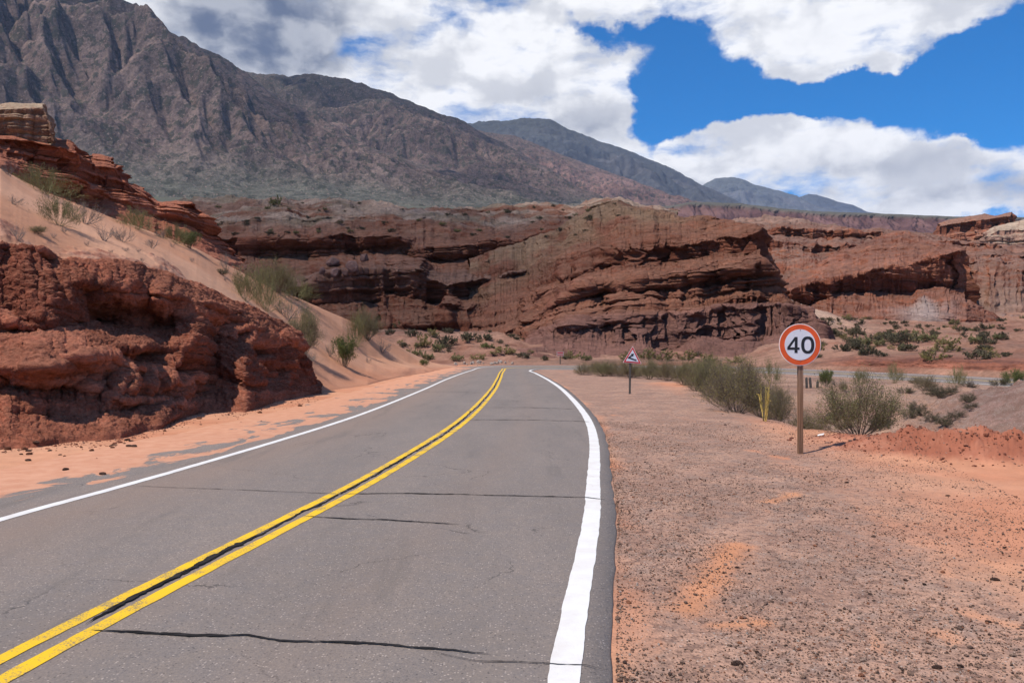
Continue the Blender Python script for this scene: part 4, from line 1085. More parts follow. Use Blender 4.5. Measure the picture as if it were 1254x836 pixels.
KINDS = {
 'creosote': ('shrub', 'bark', 'leaf_olive', dict(stems=38, spread=66, leaves=15000, leaf=.013, sub=7, subsub=5, r=.009)),
 'brushy': ('shrub', 'bark', 'leaf_brown', dict(stems=46, spread=74, leaves=9000, leaf=.014, sub=9, subsub=6, r=.008)),
 'twiggy': ('dry_shrub', 'bark_grey', 'leaf_brown', dict(stems=18, spread=68, leaves=500, leaf=.016, sub=6, subsub=4, r=.013)),
 'broom': ('broom_shrub', 'stem_olive', 'leaf_olive', dict(stems=34, spread=72, leaves=2600, leaf=.018, sub=8, subsub=5, r=.006, broom=True)),
 'dense': ('shrub', 'bark', 'leaf_green', dict(stems=26, spread=60, leaves=9000, leaf=.024, sub=6, subsub=4, r=.010, leaf_from=.1)),
 'low': ('low_shrub', 'bark', 'leaf_dark', dict(stems=26, spread=84, leaves=3500, leaf=.03, sub=5, subsub=3, r=.014, leaf_from=.05)),
 'bare': ('bare_shrub', 'bark_grey', 'leaf_brown', dict(stems=12, spread=60, leaves=0, sub=5, subsub=4, r=.02)),
 'yellow': ('yellow_shrub', 'bark_yellow', 'leaf_yellow', dict(stems=6, spread=48, leaves=120, leaf=.03, sub=3, subsub=1, r=.055, curve=1.0)),
}
protos = {}
def place(kind, u, v, wpx, hpx, label, group=None, only=None, Y=None, var=0, sink=.0, at=None):
    if only == ('sand_dune',): v = max(v, np.interp(u, [0, 60, 130, 190, 240, 290, 330, 375, 420, 460, 500], [209, 240, 267, 289, 307, 333, 354, 372, 391, 412, 434]))
    if at is None:
        if Y is not None:
            x = (u - U0) / F * Y; loc, _, _ = drop(x, Y)
        else: loc, _ = hit(u, v, only)
    else: loc, _, _ = drop(*at)
    if loc is None: print('no hit', label); return
    key = (kind, var)
    if key not in protos:
        nm, bk, lf, kw = KINDS[kind]
        root = make_shrub(nm, hash(kind) % 1 + sum(map(ord, kind)) + var * 31, bk, lf, label, **kw); protos[key] = root
    else:
        src = protos[key]; root = src.copy(); COL.objects.link(root)
        for ch in list(src.children):
            c = ch.copy(); COL.objects.link(c); c.parent = root
    root.location = (loc.x, loc.y, loc.z - sink)
    w = wpx / 2 * loc.y / F; h = hpx * loc.y / F
    if only == ('sand_dune',) and u < 260: h *= .72; w *= 1.08
    root.scale = (w, w, h); root.rotation_euler[2] = random.uniform(0, 6.28)
    tag(root, label)
    if group: root['group'] = group
    elif 'group' in root: del root['group']
    return root

# by the shoulder
place('creosote', 1052, 533, 112, 68, 'big olive creosote bush behind the low red berm', Y=16.8)
place('brushy', 903, 505, 96, 60, 'largest brownish green bush just past the edge of the shoulder', Y=22.6)
place('creosote', 868, 480, 62, 42, 'yellow green bush rising behind the tip of the shoulder', Y=30, var=1)
place('brushy', 952, 526, 46, 42, 'rounded dark bush directly left of the speed sign post', Y=20.8, var=1)
place('brushy', 985, 524, 44, 30, 'low tangled bush behind the speed sign post', Y=20.6, var=1)
place('yellow', 936, 515, 30, 40, 'small bare shrub with bright yellow stems', Y=19.3)
place('creosote', 740, 461, 40, 17, 'flat green bush at the start of the shoulder edge', Y=50, var=1)
place('brushy', 714, 460, 24, 14, 'thin brown tuft nearest the bend in the road', Y=52)
for i in range(18):
    u_ = random.uniform(720, 960); y_ = random.uniform(np.interp(u_, [720, 860, 960], [54, 36, 30]), np.interp(u_, [720, 960], [60, 56]))
    place(random.choice(['brushy', 'creosote', 'brushy']), u_, 470, random.uniform(30, 50) * 42 / y_, random.uniform(12, 19) * 42 / y_, 'brown green brush in the long thicket along the shoulder edge', 'brush thicket along the shoulder edge', Y=y_, var=i % 2)
for i in range(26):
    u_ = random.uniform(985, 1250); y_ = random.uniform(22, 40)
    if pn(u_ * .03, y_ * .2, 0, 91) < -.2: continue
    place(random.choice(['low', 'twiggy', 'brushy', 'low']), u_, 470, random.uniform(12, 30) * 32 / y_, random.uniform(7, 15) * 32 / y_, 'scrubby little bush on the floor of the wash right of the sign', 'scrub on the wash floor', Y=y_, var=i % 2)
for i, (u, y, w, h, k) in enumerate([(772, 47, 34, 20, 'brushy'), (795, 45, 36, 22, 'creosote'), (818, 43, 36, 24, 'brushy'), (838, 38, 36, 26, 'creosote'), (852, 33, 34, 30, 'brushy'), (880, 28, 40, 34, 'brushy'), (930, 31, 44, 36, 'brushy'), (846, 46, 34, 22, 'brushy'), (880, 42, 46, 28, 'creosote'), (912, 40, 40, 30, 'brushy'), (760, 49, 30, 18, 'brushy')]):
    place(k, u, 470, w, h, 'brown green brush in the long thicket along the shoulder edge', 'brush thicket along the shoulder edge', Y=y, var=i % 2)
place('broom', 945, 466, 26, 24, 'spiky upright shrub left of the round sign', Y=42)
place('dense', 1012, 478, 24, 20, 'round green shrub on the wash sand right of the sign post', Y=38)
place('brushy', 1135, 480, 30, 18, 'olive tuft on the sand above the dark wash rocks', Y=36)
place('broom', 1172, 480, 28, 20, 'grassy green shrub in front of the far road', Y=37)
place('twiggy', 1187, 482, 14, 12, 'small dark twiggy shrub beside the grassy green shrub', Y=35)
place('dense', 1240, 478, 34, 18, 'bright green bush at the roadside far right', Y=37, var=1)
place('low', 1250, 492, 26, 14, 'dark low bush below the bright green bush', Y=32)
place('twiggy', 1107, 538, 30, 22, 'grey twiggy shrub right of the big creosote bush', Y=17.4)
place('brushy', 1000, 508, 34, 26, 'brown bush in the wash between the sign post and the creosote', Y=25)
place('twiggy', 1222, 535, 40, 20, 'dry grey shrub at the foot of the grey mound', Y=17.2)
place('twiggy', 1170, 540, 26, 10, 'low dry shrub behind the red berm', Y=16.6)
place('broom', 1095, 466, 26, 20, 'thin olive shrub behind the creosote near the far road', Y=40)
place('broom', 1055, 470, 22, 16, 'small olive shrub between the creosote and the far road', Y=40, var=1)
for i, (u, v, w, h) in enumerate([(1150, 484, 34, 12), (1165, 482, 24, 10), (1185, 492, 26, 12), (1122, 503, 26, 12), (1112, 512, 20, 12), (1140, 516, 24, 12), (1155, 520, 28, 12), (1172, 512, 26, 10), (1130, 508, 22, 10), (1190, 500, 20, 8)]):
    place('low', u, v, w, h, 'dark mat of low shrub growing on the broken rocks in the wash', 'dark shrubs on the wash rocks', only=('ground',), var=i % 2)
# on the sand slope
D = ('sand_dune',)
place('bare', 12, 212, 22, 20, 'dark bare twig bush at the top of the sand slope', only=D)
place('broom', 55, 232, 74, 36, 'wide olive broom shrub where the sand meets the red outcrop', only=D)
place('broom', 72, 276, 52, 42, 'tall olive broom shrub in mid slope above the gravel', only=D, var=1)
place('twiggy', 104, 274, 44, 38, 'grey olive branching shrub beside the tall broom shrub', only=D)
place('creosote', 46, 286, 26, 12, 'small green clump on the gravel bench', only=D, var=1)
place('bare', 22, 294, 22, 24, 'thin reddish twigs on the gravel bench near the slope foot', only=D)
place('bare', 16, 250, 24, 14, 'sparse low twigs in the open sand', only=D)
place('twiggy', 150, 296, 34, 28, 'grey bush with a dark core on the lower sand', only=D, var=1)
place('bare', 128, 295, 28, 26, 'pale bare twigs beside the dark cored grey bush', only=D)
place('bare', 186, 304, 26, 18, 'few curved twigs standing on the lower sand', only=D, var=1)
place('bare', 199, 290, 20, 16, 'small black twig bush under the end block', only=D)
place('broom', 168, 258, 52, 28, 'olive broom shrub at the foot of the stepped outcrop', only=D)
place('dense', 232, 298, 30, 28, 'dark green shrub below the end block of the outcrop', only=D)
place('broom', 214, 284, 40, 26, 'hazy yellow green shrub leaning on the end block', only=D, var=1)
place('twiggy', 276, 330, 20, 20, 'lone thin shrub on the sand crest', only=D)
place('low', 272, 336, 20, 8, 'flat grey cushion plant beside the lone thin shrub', only=D)
place('broom', 300, 368, 46, 34, 'pale green grassy shrub behind the red rock', only=D, var=1)
place('broom', 325, 380, 50, 44, 'yellow green broom shrub on the narrow sand strip', only=D)
place('creosote', 340, 358, 60, 36, 'spreading olive tree like shrub on the dune crest', only=D)
place('broom', 362, 365, 44, 24, 'airy green shrub on the crest right of the spreading one', only=D)
place('twiggy', 352, 390, 50, 30, 'thicket of grey stems in mid sand strip', only=D, var=1)
place('creosote', 372, 432, 56, 50, 'large grey green bush against the end of the red rock', only=D, var=1)
place('twiggy', 375, 448, 46, 18, 'dead grey branches under the large grey green bush', only=D)
place('dense', 422, 449, 36, 36, 'compact bright green bush on the lower sand slope', only=D)
place('twiggy', 404, 436, 22, 16, 'wispy twigs left of the compact bright green bush', only=D)
place('broom', 436, 424, 24, 34, 'upright yellow green shrub on the dune crest', only=D, var=1)
place('creosote', 450, 416, 44, 36, 'dark olive bush just over the dune crest', only=D)
place('bare', 468, 432, 26, 16, 'low dry twigs down slope of the dark olive bush', only=D)
place('dense', 520, 452, 14, 8, 'tiny bright green bush at the road edge', Y=62, var=1)
for i in range(16):
    u = random.uniform(60, 480); v = np.interp(u, [0, 240, 420, 500], [250, 322, 415, 440]) + random.uniform(-14, 22)
    place('bare', u, v, random.uniform(7, 14), random.uniform(5, 10), 'tiny dry sprig poking out of the sand slope', 'dry sprigs on the sand slope', only=D, var=i % 2)

# far desert shrubs
far_me = [make_far('desert_shrub', 50 + i, 'bark', lf, stems=14, spread=72, leaves=nl, leaf=.075, sub=4, subsub=1, r=.02, leaf_from=.05, k=3)
          for i, (lf, nl) in enumerate([('leaf_dark', 900), ('leaf_dark', 700), ('leaf_olive', 800), ('leaf_brown', 700), ('leaf_green', 900)])]
def far_shrub(loc, w, h, mi, label, group):
    o = bpy.data.objects.new('desert_shrub', far_me[mi]); COL.objects.link(o)
    o.location = (loc.x, loc.y, loc.z - .04 * h); o.scale = (w, w, h); o.rotation_euler[2] = random.uniform(0, 6.28)
    tag(o, label, 'shrub', group)
T_ = ('terrain', 'ground')
GL = [(505, 412, 22, 12, 0), (520, 424, 26, 14, 3), (548, 424, 30, 18, 0), (536, 430, 22, 12, 2), (495, 425, 14, 8, 0), (512, 436, 18, 10, 2), (521, 440, 24, 9, 2), (575, 418, 30, 16, 0), (594, 416, 26, 10, 0), (595, 426, 22, 7, 4), (617, 434, 40, 10, 3), (640, 438, 22, 9, 0), (560, 441, 24, 8, 2), (530, 412, 22, 10, 3), (650, 410, 22, 12, 3), (640, 395, 30, 12, 3), (655, 418, 30, 12, 3), (667, 441, 10, 8, 0), (700, 439, 26, 10, 3), (715, 441, 22, 8, 2), (478, 410, 16, 10, 0), (486, 402, 16, 8, 2), (548, 408, 18, 9, 0), (585, 440, 26, 7, 3), (790, 439, 30, 12, 3), (812, 441, 34, 12, 3), (840, 441, 30, 12, 3), (868, 443, 30, 10, 3), (770, 441, 30, 8, 3), (900, 444, 26, 8, 3)]
for u, v, w, h, k in GL:
    loc, ob = hit(u, v, T_)
    if loc is not None: far_shrub(loc, w / 2 * loc.y / F, h * loc.y / F, k, 'dusty desert shrub on the pale ground below the long layered cliff', 'shrubs below the layered cliff')
n = 0; tries = 0
while n < 160 and tries < 3000:
    tries += 1
    u = random.uniform(985, 1254); v = 441 - 52 * random.random() ** .75
    if pn(u * .02, v * .05, 0, 55) < -.25: continue
    loc, ob = hit(u, v, ('terrain',))
    if loc is None or loc.y < 52: continue
    s = random.uniform(.45, 1.25) * (1.1 if random.random() < .85 else 1.7)
    far_shrub(loc, s * .75, s * .62, random.choice([0, 0, 0, 1, 1, 2, 3]), 'dark desert shrub dotting the pale slope right of the round sign', 'shrubs dotting the far slope'); n += 1
n = 0; tries = 0
while n < 50 and tries < 3000:
    tries += 1
    u = random.uniform(440, 940); v = random.uniform(392, 441)
    loc, ob = hit(u, v, ('terrain',))
    if loc is None or loc.y < 80: continue
    s = random.uniform(.35, .8)
    far_shrub(loc, s, s * .7, random.choice([0, 1, 2, 3, 3]), 'small scattered shrub on the sand at the foot of the cliffs', 'small shrubs at the cliff foot'); n += 1
n = 0; tries = 0
while n < 58 and tries < 4000:
    tries += 1
    u = random.uniform(260, 760); v = random.uniform(248, 292)
    loc, ob = hit(u, v, ('badland_ledges', 'rock_ridge'))
    if loc is None: continue
    s = random.uniform(.5, 1.2)
    far_shrub(loc, s, s * .7, random.choice([0, 1, 2]), 'tiny shrub growing on the high plateau above the dark cliff band', 'shrubs on the plateau'); n += 1
loc, ob = hit(340, 252)
if loc is not None: far_shrub(loc, 2.2, 2.4, 2, 'single round bush standing out on the plateau skyline', None)

# ================================================================== SIGNS
M['sign_white'] = mat_plain('sign_white', (.66, .68, .72), .45, .06, 9, .4)
M['sign_border'] = mat_plain('sign_border', (.80, .74, .68), .45, .08, 9, .4)
M['sign_orange'] = mat_plain('sign_orange', (.68, .095, .018), .45, .12, 8, .4)
M['sign_red'] = mat_plain('sign_red', (.58, .03, .035), .45, .12, 8, .4)
M['sign_black'] = mat_plain('sign_black', (.012, .014, .018), .45, .1, 9, .4)
M['sign_metal'] = mat_plain('sign_metal', (.35, .34, .33), .5, .2, 9, .4, metal=.6)
def post_mat():
    m, t, b = material('post_wood', .8, .2)
    co = t.new('ShaderNodeTexCoord').outputs['Object']
    sx = t.new('ShaderNodeSeparateXYZ'); t.l.new(co, sx.inputs[0])
    g = t.noise(t.vmath('MULTIPLY', co, (60, 60, 1.4)), 1, 6, .65)
    low = t.mixc(t.range(g, .3, .7), (.12, .055, .03), (.30, .17, .10))
    high = t.mixc(t.range(g, .3, .7), (.16, .12, .10), (.36, .31, .27))
    col = t.mixc(t.range(t.math('ADD', sx.outputs[2], t.math('MULTIPLY', g, .5)), 1.2, 2.7), low, high)
    t.l.new(col, b.inputs['Base Color']); t.l.new(t.bump(g, .6, .01), b.inputs['Normal'])
    return m
M['post_wood'] = post_mat()
M['post_dark'] = mat_plain('post_dark', (.09, .075, .065), .8, .3, 12)

def circle(r, n=72, cx=0, cz=0, sx=1, sz=1): return [(cx + r * sx * math.cos(2 * math.pi * i / n), cz + r * sz * math.sin(2 * math.pi * i / n)) for i in range(n)]
Ys = 13.6
gx, gy = (980 - U0) / F * Ys, Ys
loc, _, _ = drop(gx, gy)
s = tag(empty('speed_sign', (gx, gy, loc.z)), 'round speed limit sign with orange red rim reading 40 on a weathered post', 'road sign')
pz = loc.z
px_m = Ys / F
b = MB(); b.box(-.043, .043, -.03, .035, -.3, H - pz + (425 - 400) * px_m); b.build('post', M['post_wood'], s, .006)
zc = H - pz - (422 - 425) * px_m; xc = (978.3 - 980) * px_m; R0 = 25.6 * px_m
b = MB(); b.prism(circle(R0, 72, xc, zc), -.052, -.047); b.build('back_plate', M['sign_border'], s)
b = MB(); b.prism(circle(R0 * .965, 72, xc, zc), -.0555, -.0525); b.build('rim', M['sign_orange'], s)
b = MB(); b.prism(circle(R0 * .735, 72, xc, zc), -.0590, -.0560); face = b.build('face', M['sign_white'], s)
# numerals from the photographed shapes (zoom: centre 583,502, radius 300 = R0)
def Q(x, y): return (xc + (x - 583) / 302 * R0, zc - (y - 502) / 302 * R0)
b = MB()
b.prism([Q(545, 390), Q(545, 540), Q(574, 540), Q(574, 574), Q(545, 574), Q(545, 620), Q(502, 620), Q(502, 574), Q(398, 574), Q(398, 538), Q(506, 390)][::-1], -.0620, -.0595)
four = b.build('numeral_four', M['sign_black'], face)
# counter of the 4 as a white triangle set proud
b = MB(); b.prism([Q(504, 448), Q(504, 540), Q(440, 540)][::-1], -.0632, -.0622); b.build('numeral_counter', M['sign_white'], four)
def sup(cx, cy, a, bb, n=64, e=2.35):
    o = []
    for i in range(n):
        t = 2 * math.pi * i / n; c_, s_ = math.cos(t), math.sin(t)
        o.append(Q(cx + a * math.copysign(abs(c_) ** (2 / e), c_), cy - bb * math.copysign(abs(s_) ** (2 / e), s_)))
    return o
b = MB(); b.ring(sup(692, 506, 94, 124), sup(692, 506, 50, 84), -.0620, -.0595); b.build('numeral_zero', M['sign_black'], face)
for yy in (292, 726):
    x, z = Q(585, yy); b = MB(); b.prism(circle(.009, 12, x, z), -.064, -.056); b.build('bolt', M['sign_metal'], s)

Yt = 30.8; k = Yt / F
gx = (771.2 - U0) * k; loc, _, _ = drop(gx, Yt)
s = tag(empty('warning_sign', (gx, Yt, loc.z)), 'red bordered triangular warning sign with a black bent arrow on a thin post', 'road sign')
zz = lambda v: H - loc.z - (v - 425) * k
b = MB(); b.box(-.038, .038, -.02, .02, -.3, zz(428)); o = b.build('post', M['post_dark'], s, .005); o.rotation_euler[1] = math.radians(.8); 
def T(x, y, f=0.0): return ((740 + x / 10.45 - 771.2) * k, zz(410 + y / 10.45))
def tri(sc, n=6, rad=.05):
    a, bq, c = np.array(T(362, 143)), np.array(T(236, 352)), np.array(T(474, 370))
    ce = (a + bq + c) / 3; pts = [ce + (p - ce) * sc for p in (a, bq, c)]; out = []
    for i in range(3):
        p, q, r_ = pts[i - 1], pts[i], pts[(i + 1) % 3]
        d1 = (p - q) / np.linalg.norm(p - q); d2 = (r_ - q) / np.linalg.norm(r_ - q)
        for t in np.linspace(0, 1, n):
            aa = q + d1 * rad * (1 - t); bb = q + d2 * rad * t
            m1 = aa * (1 - t) + q * t; m2 = q * (1 - t) + bb * t
            out.append(tuple(m1 * (1 - t) + m2 * t))
    return out
b = MB(); b.prism(tri(1.0), -.035, -.03); b.build('back_plate', M['sign_border'], s)
b = MB(); b.prism(tri(.94), -.040, -.0355); b.build('rim', M['sign_red'], s)
b = MB(); b.prism(tri(.70, rad=.02), -.045, -.0405); face = b.build('face', M['sign_white'], s)
def bar(b, p, q, w, y0, y1):
    p, q = np.array(T(*p)), np.array(T(*q)); d = (q - p) / np.linalg.norm(q - p); n_ = np.array([-d[1], d[0]]) * w / 2
    b.prism([tuple(p + n_), tuple(p - n_), tuple(q - n_), tuple(q + n_)], y0, y1)
b = MB(); bar(b, (408, 326), (312, 292), .052, -.0500, -.0455); bar(b, (302, 297), (350, 262), .050, -.0512, -.0505 + .004)
hd = [np.array(T(336, 243)), np.array(T(378, 240)), np.array(T(362, 278))]
b.prism([tuple(p) for p in hd], -.0525, -.0470); b.build('bent_arrow', M['sign_black'], face)

# small far sign seen from behind the bend
Yf = 79.0; k = Yf / F; gx = (686 - U0) * k; loc, _, _ = drop(gx, Yf)
s = tag(empty('road_sign', (gx, Yf, loc.z)), 'tiny pale rectangular sign on a post beyond the bend', 'road sign')
b = MB(); b.box(-.05, .05, -.03, .03, -.2, 1.1); b.build('post', M['post_dark'], s)
b = MB(); b.box(-.36, .36, -.07, -.035, .8, 1.25); pn_ = b.build('panel', mat_plain('faded_panel', (.36, .26, .24), .7, .15, 6), s, .01)
b = MB(); b.box(-.28, .28, -.076, -.071, 1.08, 1.18); b.box(-.28, .28, -.076, -.071, .88, .93); b.build('stripe', M['sign_red'], pn_)
for i, (u, h) in enumerate([(988, .5), (993, .5), (1001, .3)]):
    Yp = 38; x = (u - U0) / F * Yp; loc, _, _ = drop(x, Yp)
    b = MB(); b.prism([(-.05, -.2), (.05, -.2), (.045, h), (.0, h + .03), (-.05, h - .02)], -.04, .04)
    o = b.build('stake', M['post_dark']); o.location = loc; o.rotation_euler[1] = random.uniform(-.1, .1)
    tag(o, ['dark wooden stake nearest the sign post', 'dark wooden stake between two other stakes', 'short broken stake farthest from the sign post'][i], 'stake', 'stakes on the wash sand')

# ================================================================== STONES
def rock_mesh(name, seed, sub=2, rough=.35, mat='near_rock', col=(.30, .11, .07)):
    import bmesh
    bm = bmesh.new(); bmesh.ops.create_icosphere(bm, subdivisions=sub, radius=1)
    co = np.array([v.co[:] for v in bm.verts])
    d = 1 + rough * fbm(co[:, 0] * .9, co[:, 1] * .9, co[:, 2] * .9, 4, seed)
    for a in np.random.default_rng(seed).normal(size=(16, 3)):   # flat facets
        a /= np.linalg.norm(a); h = co @ a; d = np.where(h * d > .60 + .16 * abs(a[0]), (.60 + .16 * abs(a[0])) / np.maximum(h, .1), d)
    co = co * d[:, None]
    for v, p in zip(bm.verts, co): v.co = p
    me = bpy.data.meshes.new(name); bm.to_mesh(me); bm.free()
    at = me.color_attributes.new('Col', 'FLOAT_COLOR', 'POINT')
    at.data.foreach_set('color', np.tile(np.array([*col, 1], f4), len(co)))
    for p in me.polygons: p.use_smooth = sub > 2
    me.materials.append(M[mat]); return me
# boulders fallen from the ledge
for i, (u, v, w, lab) in enumerate([(409, 324, 9, 'pointed grey brown boulder under the ledge'), (411, 336, 7, 'rounded boulder fallen in front of the pointed one'), (432, 330, 10, 'biggest angular boulder under the ledge'), (424, 337, 6, 'dark boulder wedged beside the biggest angular one'), (395, 333, 5, 'small boulder at the foot of the pointed one'), (446, 318, 7, 'square boulder resting against the cliff')]):
    loc, ob = hit(u, v)
    if loc is None: continue
    o = link('boulder', rock_mesh('boulder', 60 + i, 4, .4, 'cliff', (.25, .14, .115)))
    r = w * loc.y / F; o.location = (loc.x, loc.y - r * .4, loc.z + r * .3); o.scale = (r, r * .9, r * .85); o.rotation_euler = (i, i * 2, i * 3)
    tag(o, lab, 'boulder', 'boulders under the ledge')
# white stones at the outside of the bend
wm = [rock_mesh('pale_stone', 90 + i, 2, .4, 'near_rock', (.55, .45, .38)) for i in range(3)]
for i in range(26):
    u = random.choice([random.gauss(582, 8), random.gauss(612, 14), random.gauss(540, 20)]); Yq = random.uniform(79.5, 82)
    loc, _, _ = drop((u - U0) / F * Yq, Yq)
    o = link('pale_stone', wm[i % 3]) if False else bpy.data.objects.new('pale_stone', wm[i % 3])
    if o.name not in COL.objects: COL.objects.link(o)
    r = random.uniform(.08, .28); o.location = (loc.x, loc.y, loc.z + r * .3); o.scale = (r, r, r * .8); o.rotation_euler = (i, i * 2, i)
    tag(o, 'pale stone in the loose row outside the bend', 'stone', 'pale stones outside the bend')
# loose dark clods on the sand
dm = [rock_mesh('stone', 120 + i, 2, .4, 'near_rock', c_) for i, c_ in enumerate([(.12, .07, .055), (.20, .11, .08), (.30, .12, .07)])]
def sstone(x, y, r, k, lab, grp):
    loc, nor, ob = drop(x, y)
    o = bpy.data.objects.new('stone', dm[k]); COL.objects.link(o)
    o.location = (x, y, loc.z + r * .25); o.scale = (r * 1.3, r, r * .7); o.rotation_euler = (0, 0, random.uniform(0, 6.28)); tag(o, lab, 'stone', grp)
for (u, v, r) in [(903, 693, .03), (1037, 590, .05), (888, 520, .06), (858, 585, .03), (1132, 713, .03), (1218, 707, .05), (902, 812, .05), (927, 797, .025), (1176, 815, .03), (1148, 817, .04), (1210, 757, .03), (1037, 633, .03), (1005, 703, .02), (960, 515, .05), (1161, 605, .04), (1230, 668, .03), (885, 507, .04), (918, 700, .025)]:
    x, y, _ = px2ground(u, v); sstone(x, y, r * .62, random.randint(0, 1), 'loose dark clod lying on the orange shoulder sand', 'dark clods on the shoulder')
for i in range(70):
    u = random.uniform(0, 390); vb = np.interp(u, [0, 147, 200, 248, 301, 335, 392], [546, 539, 526, 506, 506, 496, 484])
    x, y, _ = px2ground(u, vb + abs(random.gauss(0, 7)) + 1)
    sstone(x, y, .012 + .06 * random.random() ** 2.5, random.randint(1, 2), 'red crumb of rock fallen at the foot of the red rock mass', 'rock crumbs below the red mass')
for (u, v) in [(80, 577), (10, 548), (35, 563), (125, 583)]:
    x, y, _ = px2ground(u, v); sstone(x, y, .05, 1, 'dark clod on the sandy verge below the red rock mass', 'dark clods on the sandy verge')
# pale litter by the berm
loc, ob = hit(1005, 534)
M['litter'] = mat_plain('litter', (.8, .76, .70), .6, .05, 5)
b = MB(); b.add([(-.07, -.02, .01), (.05, -.01, .03), (.08, .02, .06), (-.05, .02, .03), (0, 0, .05)], [(0, 1, 4), (1, 2, 4), (2, 3, 4), (3, 0, 4), (0, 3, 2, 1)])
o = b.build('litter_scrap', M['litter']); o.location = loc; tag(o, 'white scrap of litter at the edge of the red berm', 'litter')
loc, ob = hit(612, 445.5)
loc, _, _ = drop((531 - U0) / F * 66, 66)
# red rubble crumbs on the berm and along the foot of the red rock
g = np.random.default_rng(5)
ico = rock_mesh('tmp', 6, 1, .5); bv = np.array([v.co[:] for v in ico.vertices]); bf = np.array([p.vertices[:] for p in ico.polygons]); bpy.data.meshes.remove(ico)
n1_ = 1500; al_ = g.uniform(-2.3, 2.3, n1_); tt_ = g.normal(0, .5, n1_)
xa = 7.7 + .83 * al_ + .0; ya = 12.6 - .55 * al_
xa = xa + .55 * tt_; ya = ya + .83 * tt_
m_ = ground_z(xa, ya)[4] > .02; xa, ya = xa[m_], ya[m_]
n2_ = 500; xb = 6.6 + g.normal(0, .8, n2_); yb = 15.3 + g.normal(0, .4, n2_)
n3_ = 2600; ub = g.uniform(-60, 392, n3_); vb_ = np.interp(ub, [0, 147, 200, 248, 301, 335, 392], [541, 534, 521, 501, 501, 491, 480]) + np.abs(g.normal(0, 5.0, n3_)) - 1
yc_ = F * H / (vb_ - V0); xc_ = (ub - U0) / F * yc_
xs, ys = np.r_[xa, xb, xc_], np.r_[ya, yb, yc_]
zs_ = ground_z(xs, ys)[0]; Nn = len(xs)
rad = np.clip(g.lognormal(-4.45, .55, Nn), .005, .05); ang = g.random(Nn) * 6.28; ca, sa = np.cos(ang), np.sin(ang)
V = bv[None] * rad[:, None, None] * np.stack([g.uniform(.8, 1.6, Nn), g.uniform(.6, 1.2, Nn), g.uniform(.5, .9, Nn)], -1)[:, None]
V = np.stack([V[..., 0] * ca[:, None] - V[..., 1] * sa[:, None] + xs[:, None], V[..., 0] * sa[:, None] + V[..., 1] * ca[:, None] + ys[:, None], V[..., 2] + (zs_ + rad * .25)[:, None]], -1).reshape(-1, 3)
pal = np.array([(.34, .12, .07), (.27, .10, .065), (.42, .17, .105), (.22, .09, .06), (.40, .22, .16)])
tag(link('rubble', mesh_arrays('rubble', V, (bf[None] + (np.arange(Nn) * len(bv))[:, None, None]).reshape(-1, 3), 3, False, np.repeat(pal[g.choice(5, Nn)], len(bv), 0)), M['near_rock']), 'red rubble crumbs on the berm and below the red rock', 'rubble', None, 'stuff')
# gravel: thousands of chips, one mass
g = np.random.default_rng(99)
ico = rock_mesh('tmp', 5, 1, .4); bv = np.array([v.co[:] for v in ico.vertices]); bf = np.array([p.vertices[:] for p in ico.polygons])
bpy.data.meshes.remove(ico)
N = 95000
yy = 3.4 + (g.random(N) ** 1.7) * 16
xx = np.interp(yy, [p[1] for p in Rp[:11]], [p[0] for p in Rp[:11]]) + .27 + g.random(N) ** 1.35 * (3.7 + yy * .12)
dens = fbm(xx / 1.1, yy / 1.6, 0, 4, 933) + .15 * g.normal(size=N)
kp = dens > -.12; xx, yy = xx[kp], yy[kp]; N = len(xx)
rad = np.clip(g.lognormal(-5.35, .5, N), .002, .022)
zz_, _, _, _, _ = ground_z(xx, yy)
ang = g.random(N) * 6.28; ca, sa = np.cos(ang), np.sin(ang)
V = bv[None] * rad[:, None, None] * np.stack([g.uniform(.7, 1.4, N), g.uniform(.6, 1.2, N), g.uniform(.45, .8, N)], -1)[:, None]
Vx = V[..., 0] * ca[:, None] - V[..., 1] * sa[:, None] + xx[:, None]; Vy = V[..., 0] * sa[:, None] + V[..., 1] * ca[:, None] + yy[:, None]
V = np.stack([Vx, Vy, V[..., 2] + (zz_ + rad * .3)[:, None]], -1).reshape(-1, 3)
Fq = (bf[None] + (np.arange(N) * len(bv))[:, None, None]).reshape(-1, 3)
pal = np.array([(.13, .08, .062), (.21, .13, .098), (.29, .18, .13), (.36, .24, .18), (.50, .40, .34), (.33, .14, .08)])
cc = np.repeat(pal[g.choice(6, N, p=[.14, .24, .27, .17, .05, .13])], len(bv), 0)
tag(link('gravel', mesh_arrays('gravel', V, Fq, 3, False, cc), M['near_rock']), 'scattered grey and brown gravel on the shoulder', 'gravel', None, 'stuff')

# ================================================================== SKY
SUN_EL, SUN_AZ = 60.0, 239.0       # azimuth clockwise from the view direction
w = bpy.data.worlds.new('World'); SC.world = w; w.use_nodes = True
t = NT(w.node_tree); bg = t.n['Background']; bg.inputs['Strength'].default_value = .10
sk = t.new('ShaderNodeTexSky', sky_type='NISHITA'); sk.sun_disc = False
sk.sun_elevation = math.radians(SUN_EL); sk.sun_rotation = math.radians(SUN_AZ); sk.altitude = 1600; sk.air_density = 1.0; sk.dust_density = .3; sk.ozone_density = 3.0
gen = t.new('ShaderNodeTexCoord').outputs['Generated']
sp = t.new('ShaderNodeSeparateXYZ'); t.l.new(gen, sp.inputs[0])
azn = t.math('ARCTAN2', sp.outputs[0], sp.outputs[1]); eln = t.math('ARCSINE', sp.outputs[2])
cb = t.new('ShaderNodeCombineXYZ'); t.l.new(azn, cb.inputs[0]); t.l.new(eln, cb.inputs[1]); ae = cb.outputs[0]
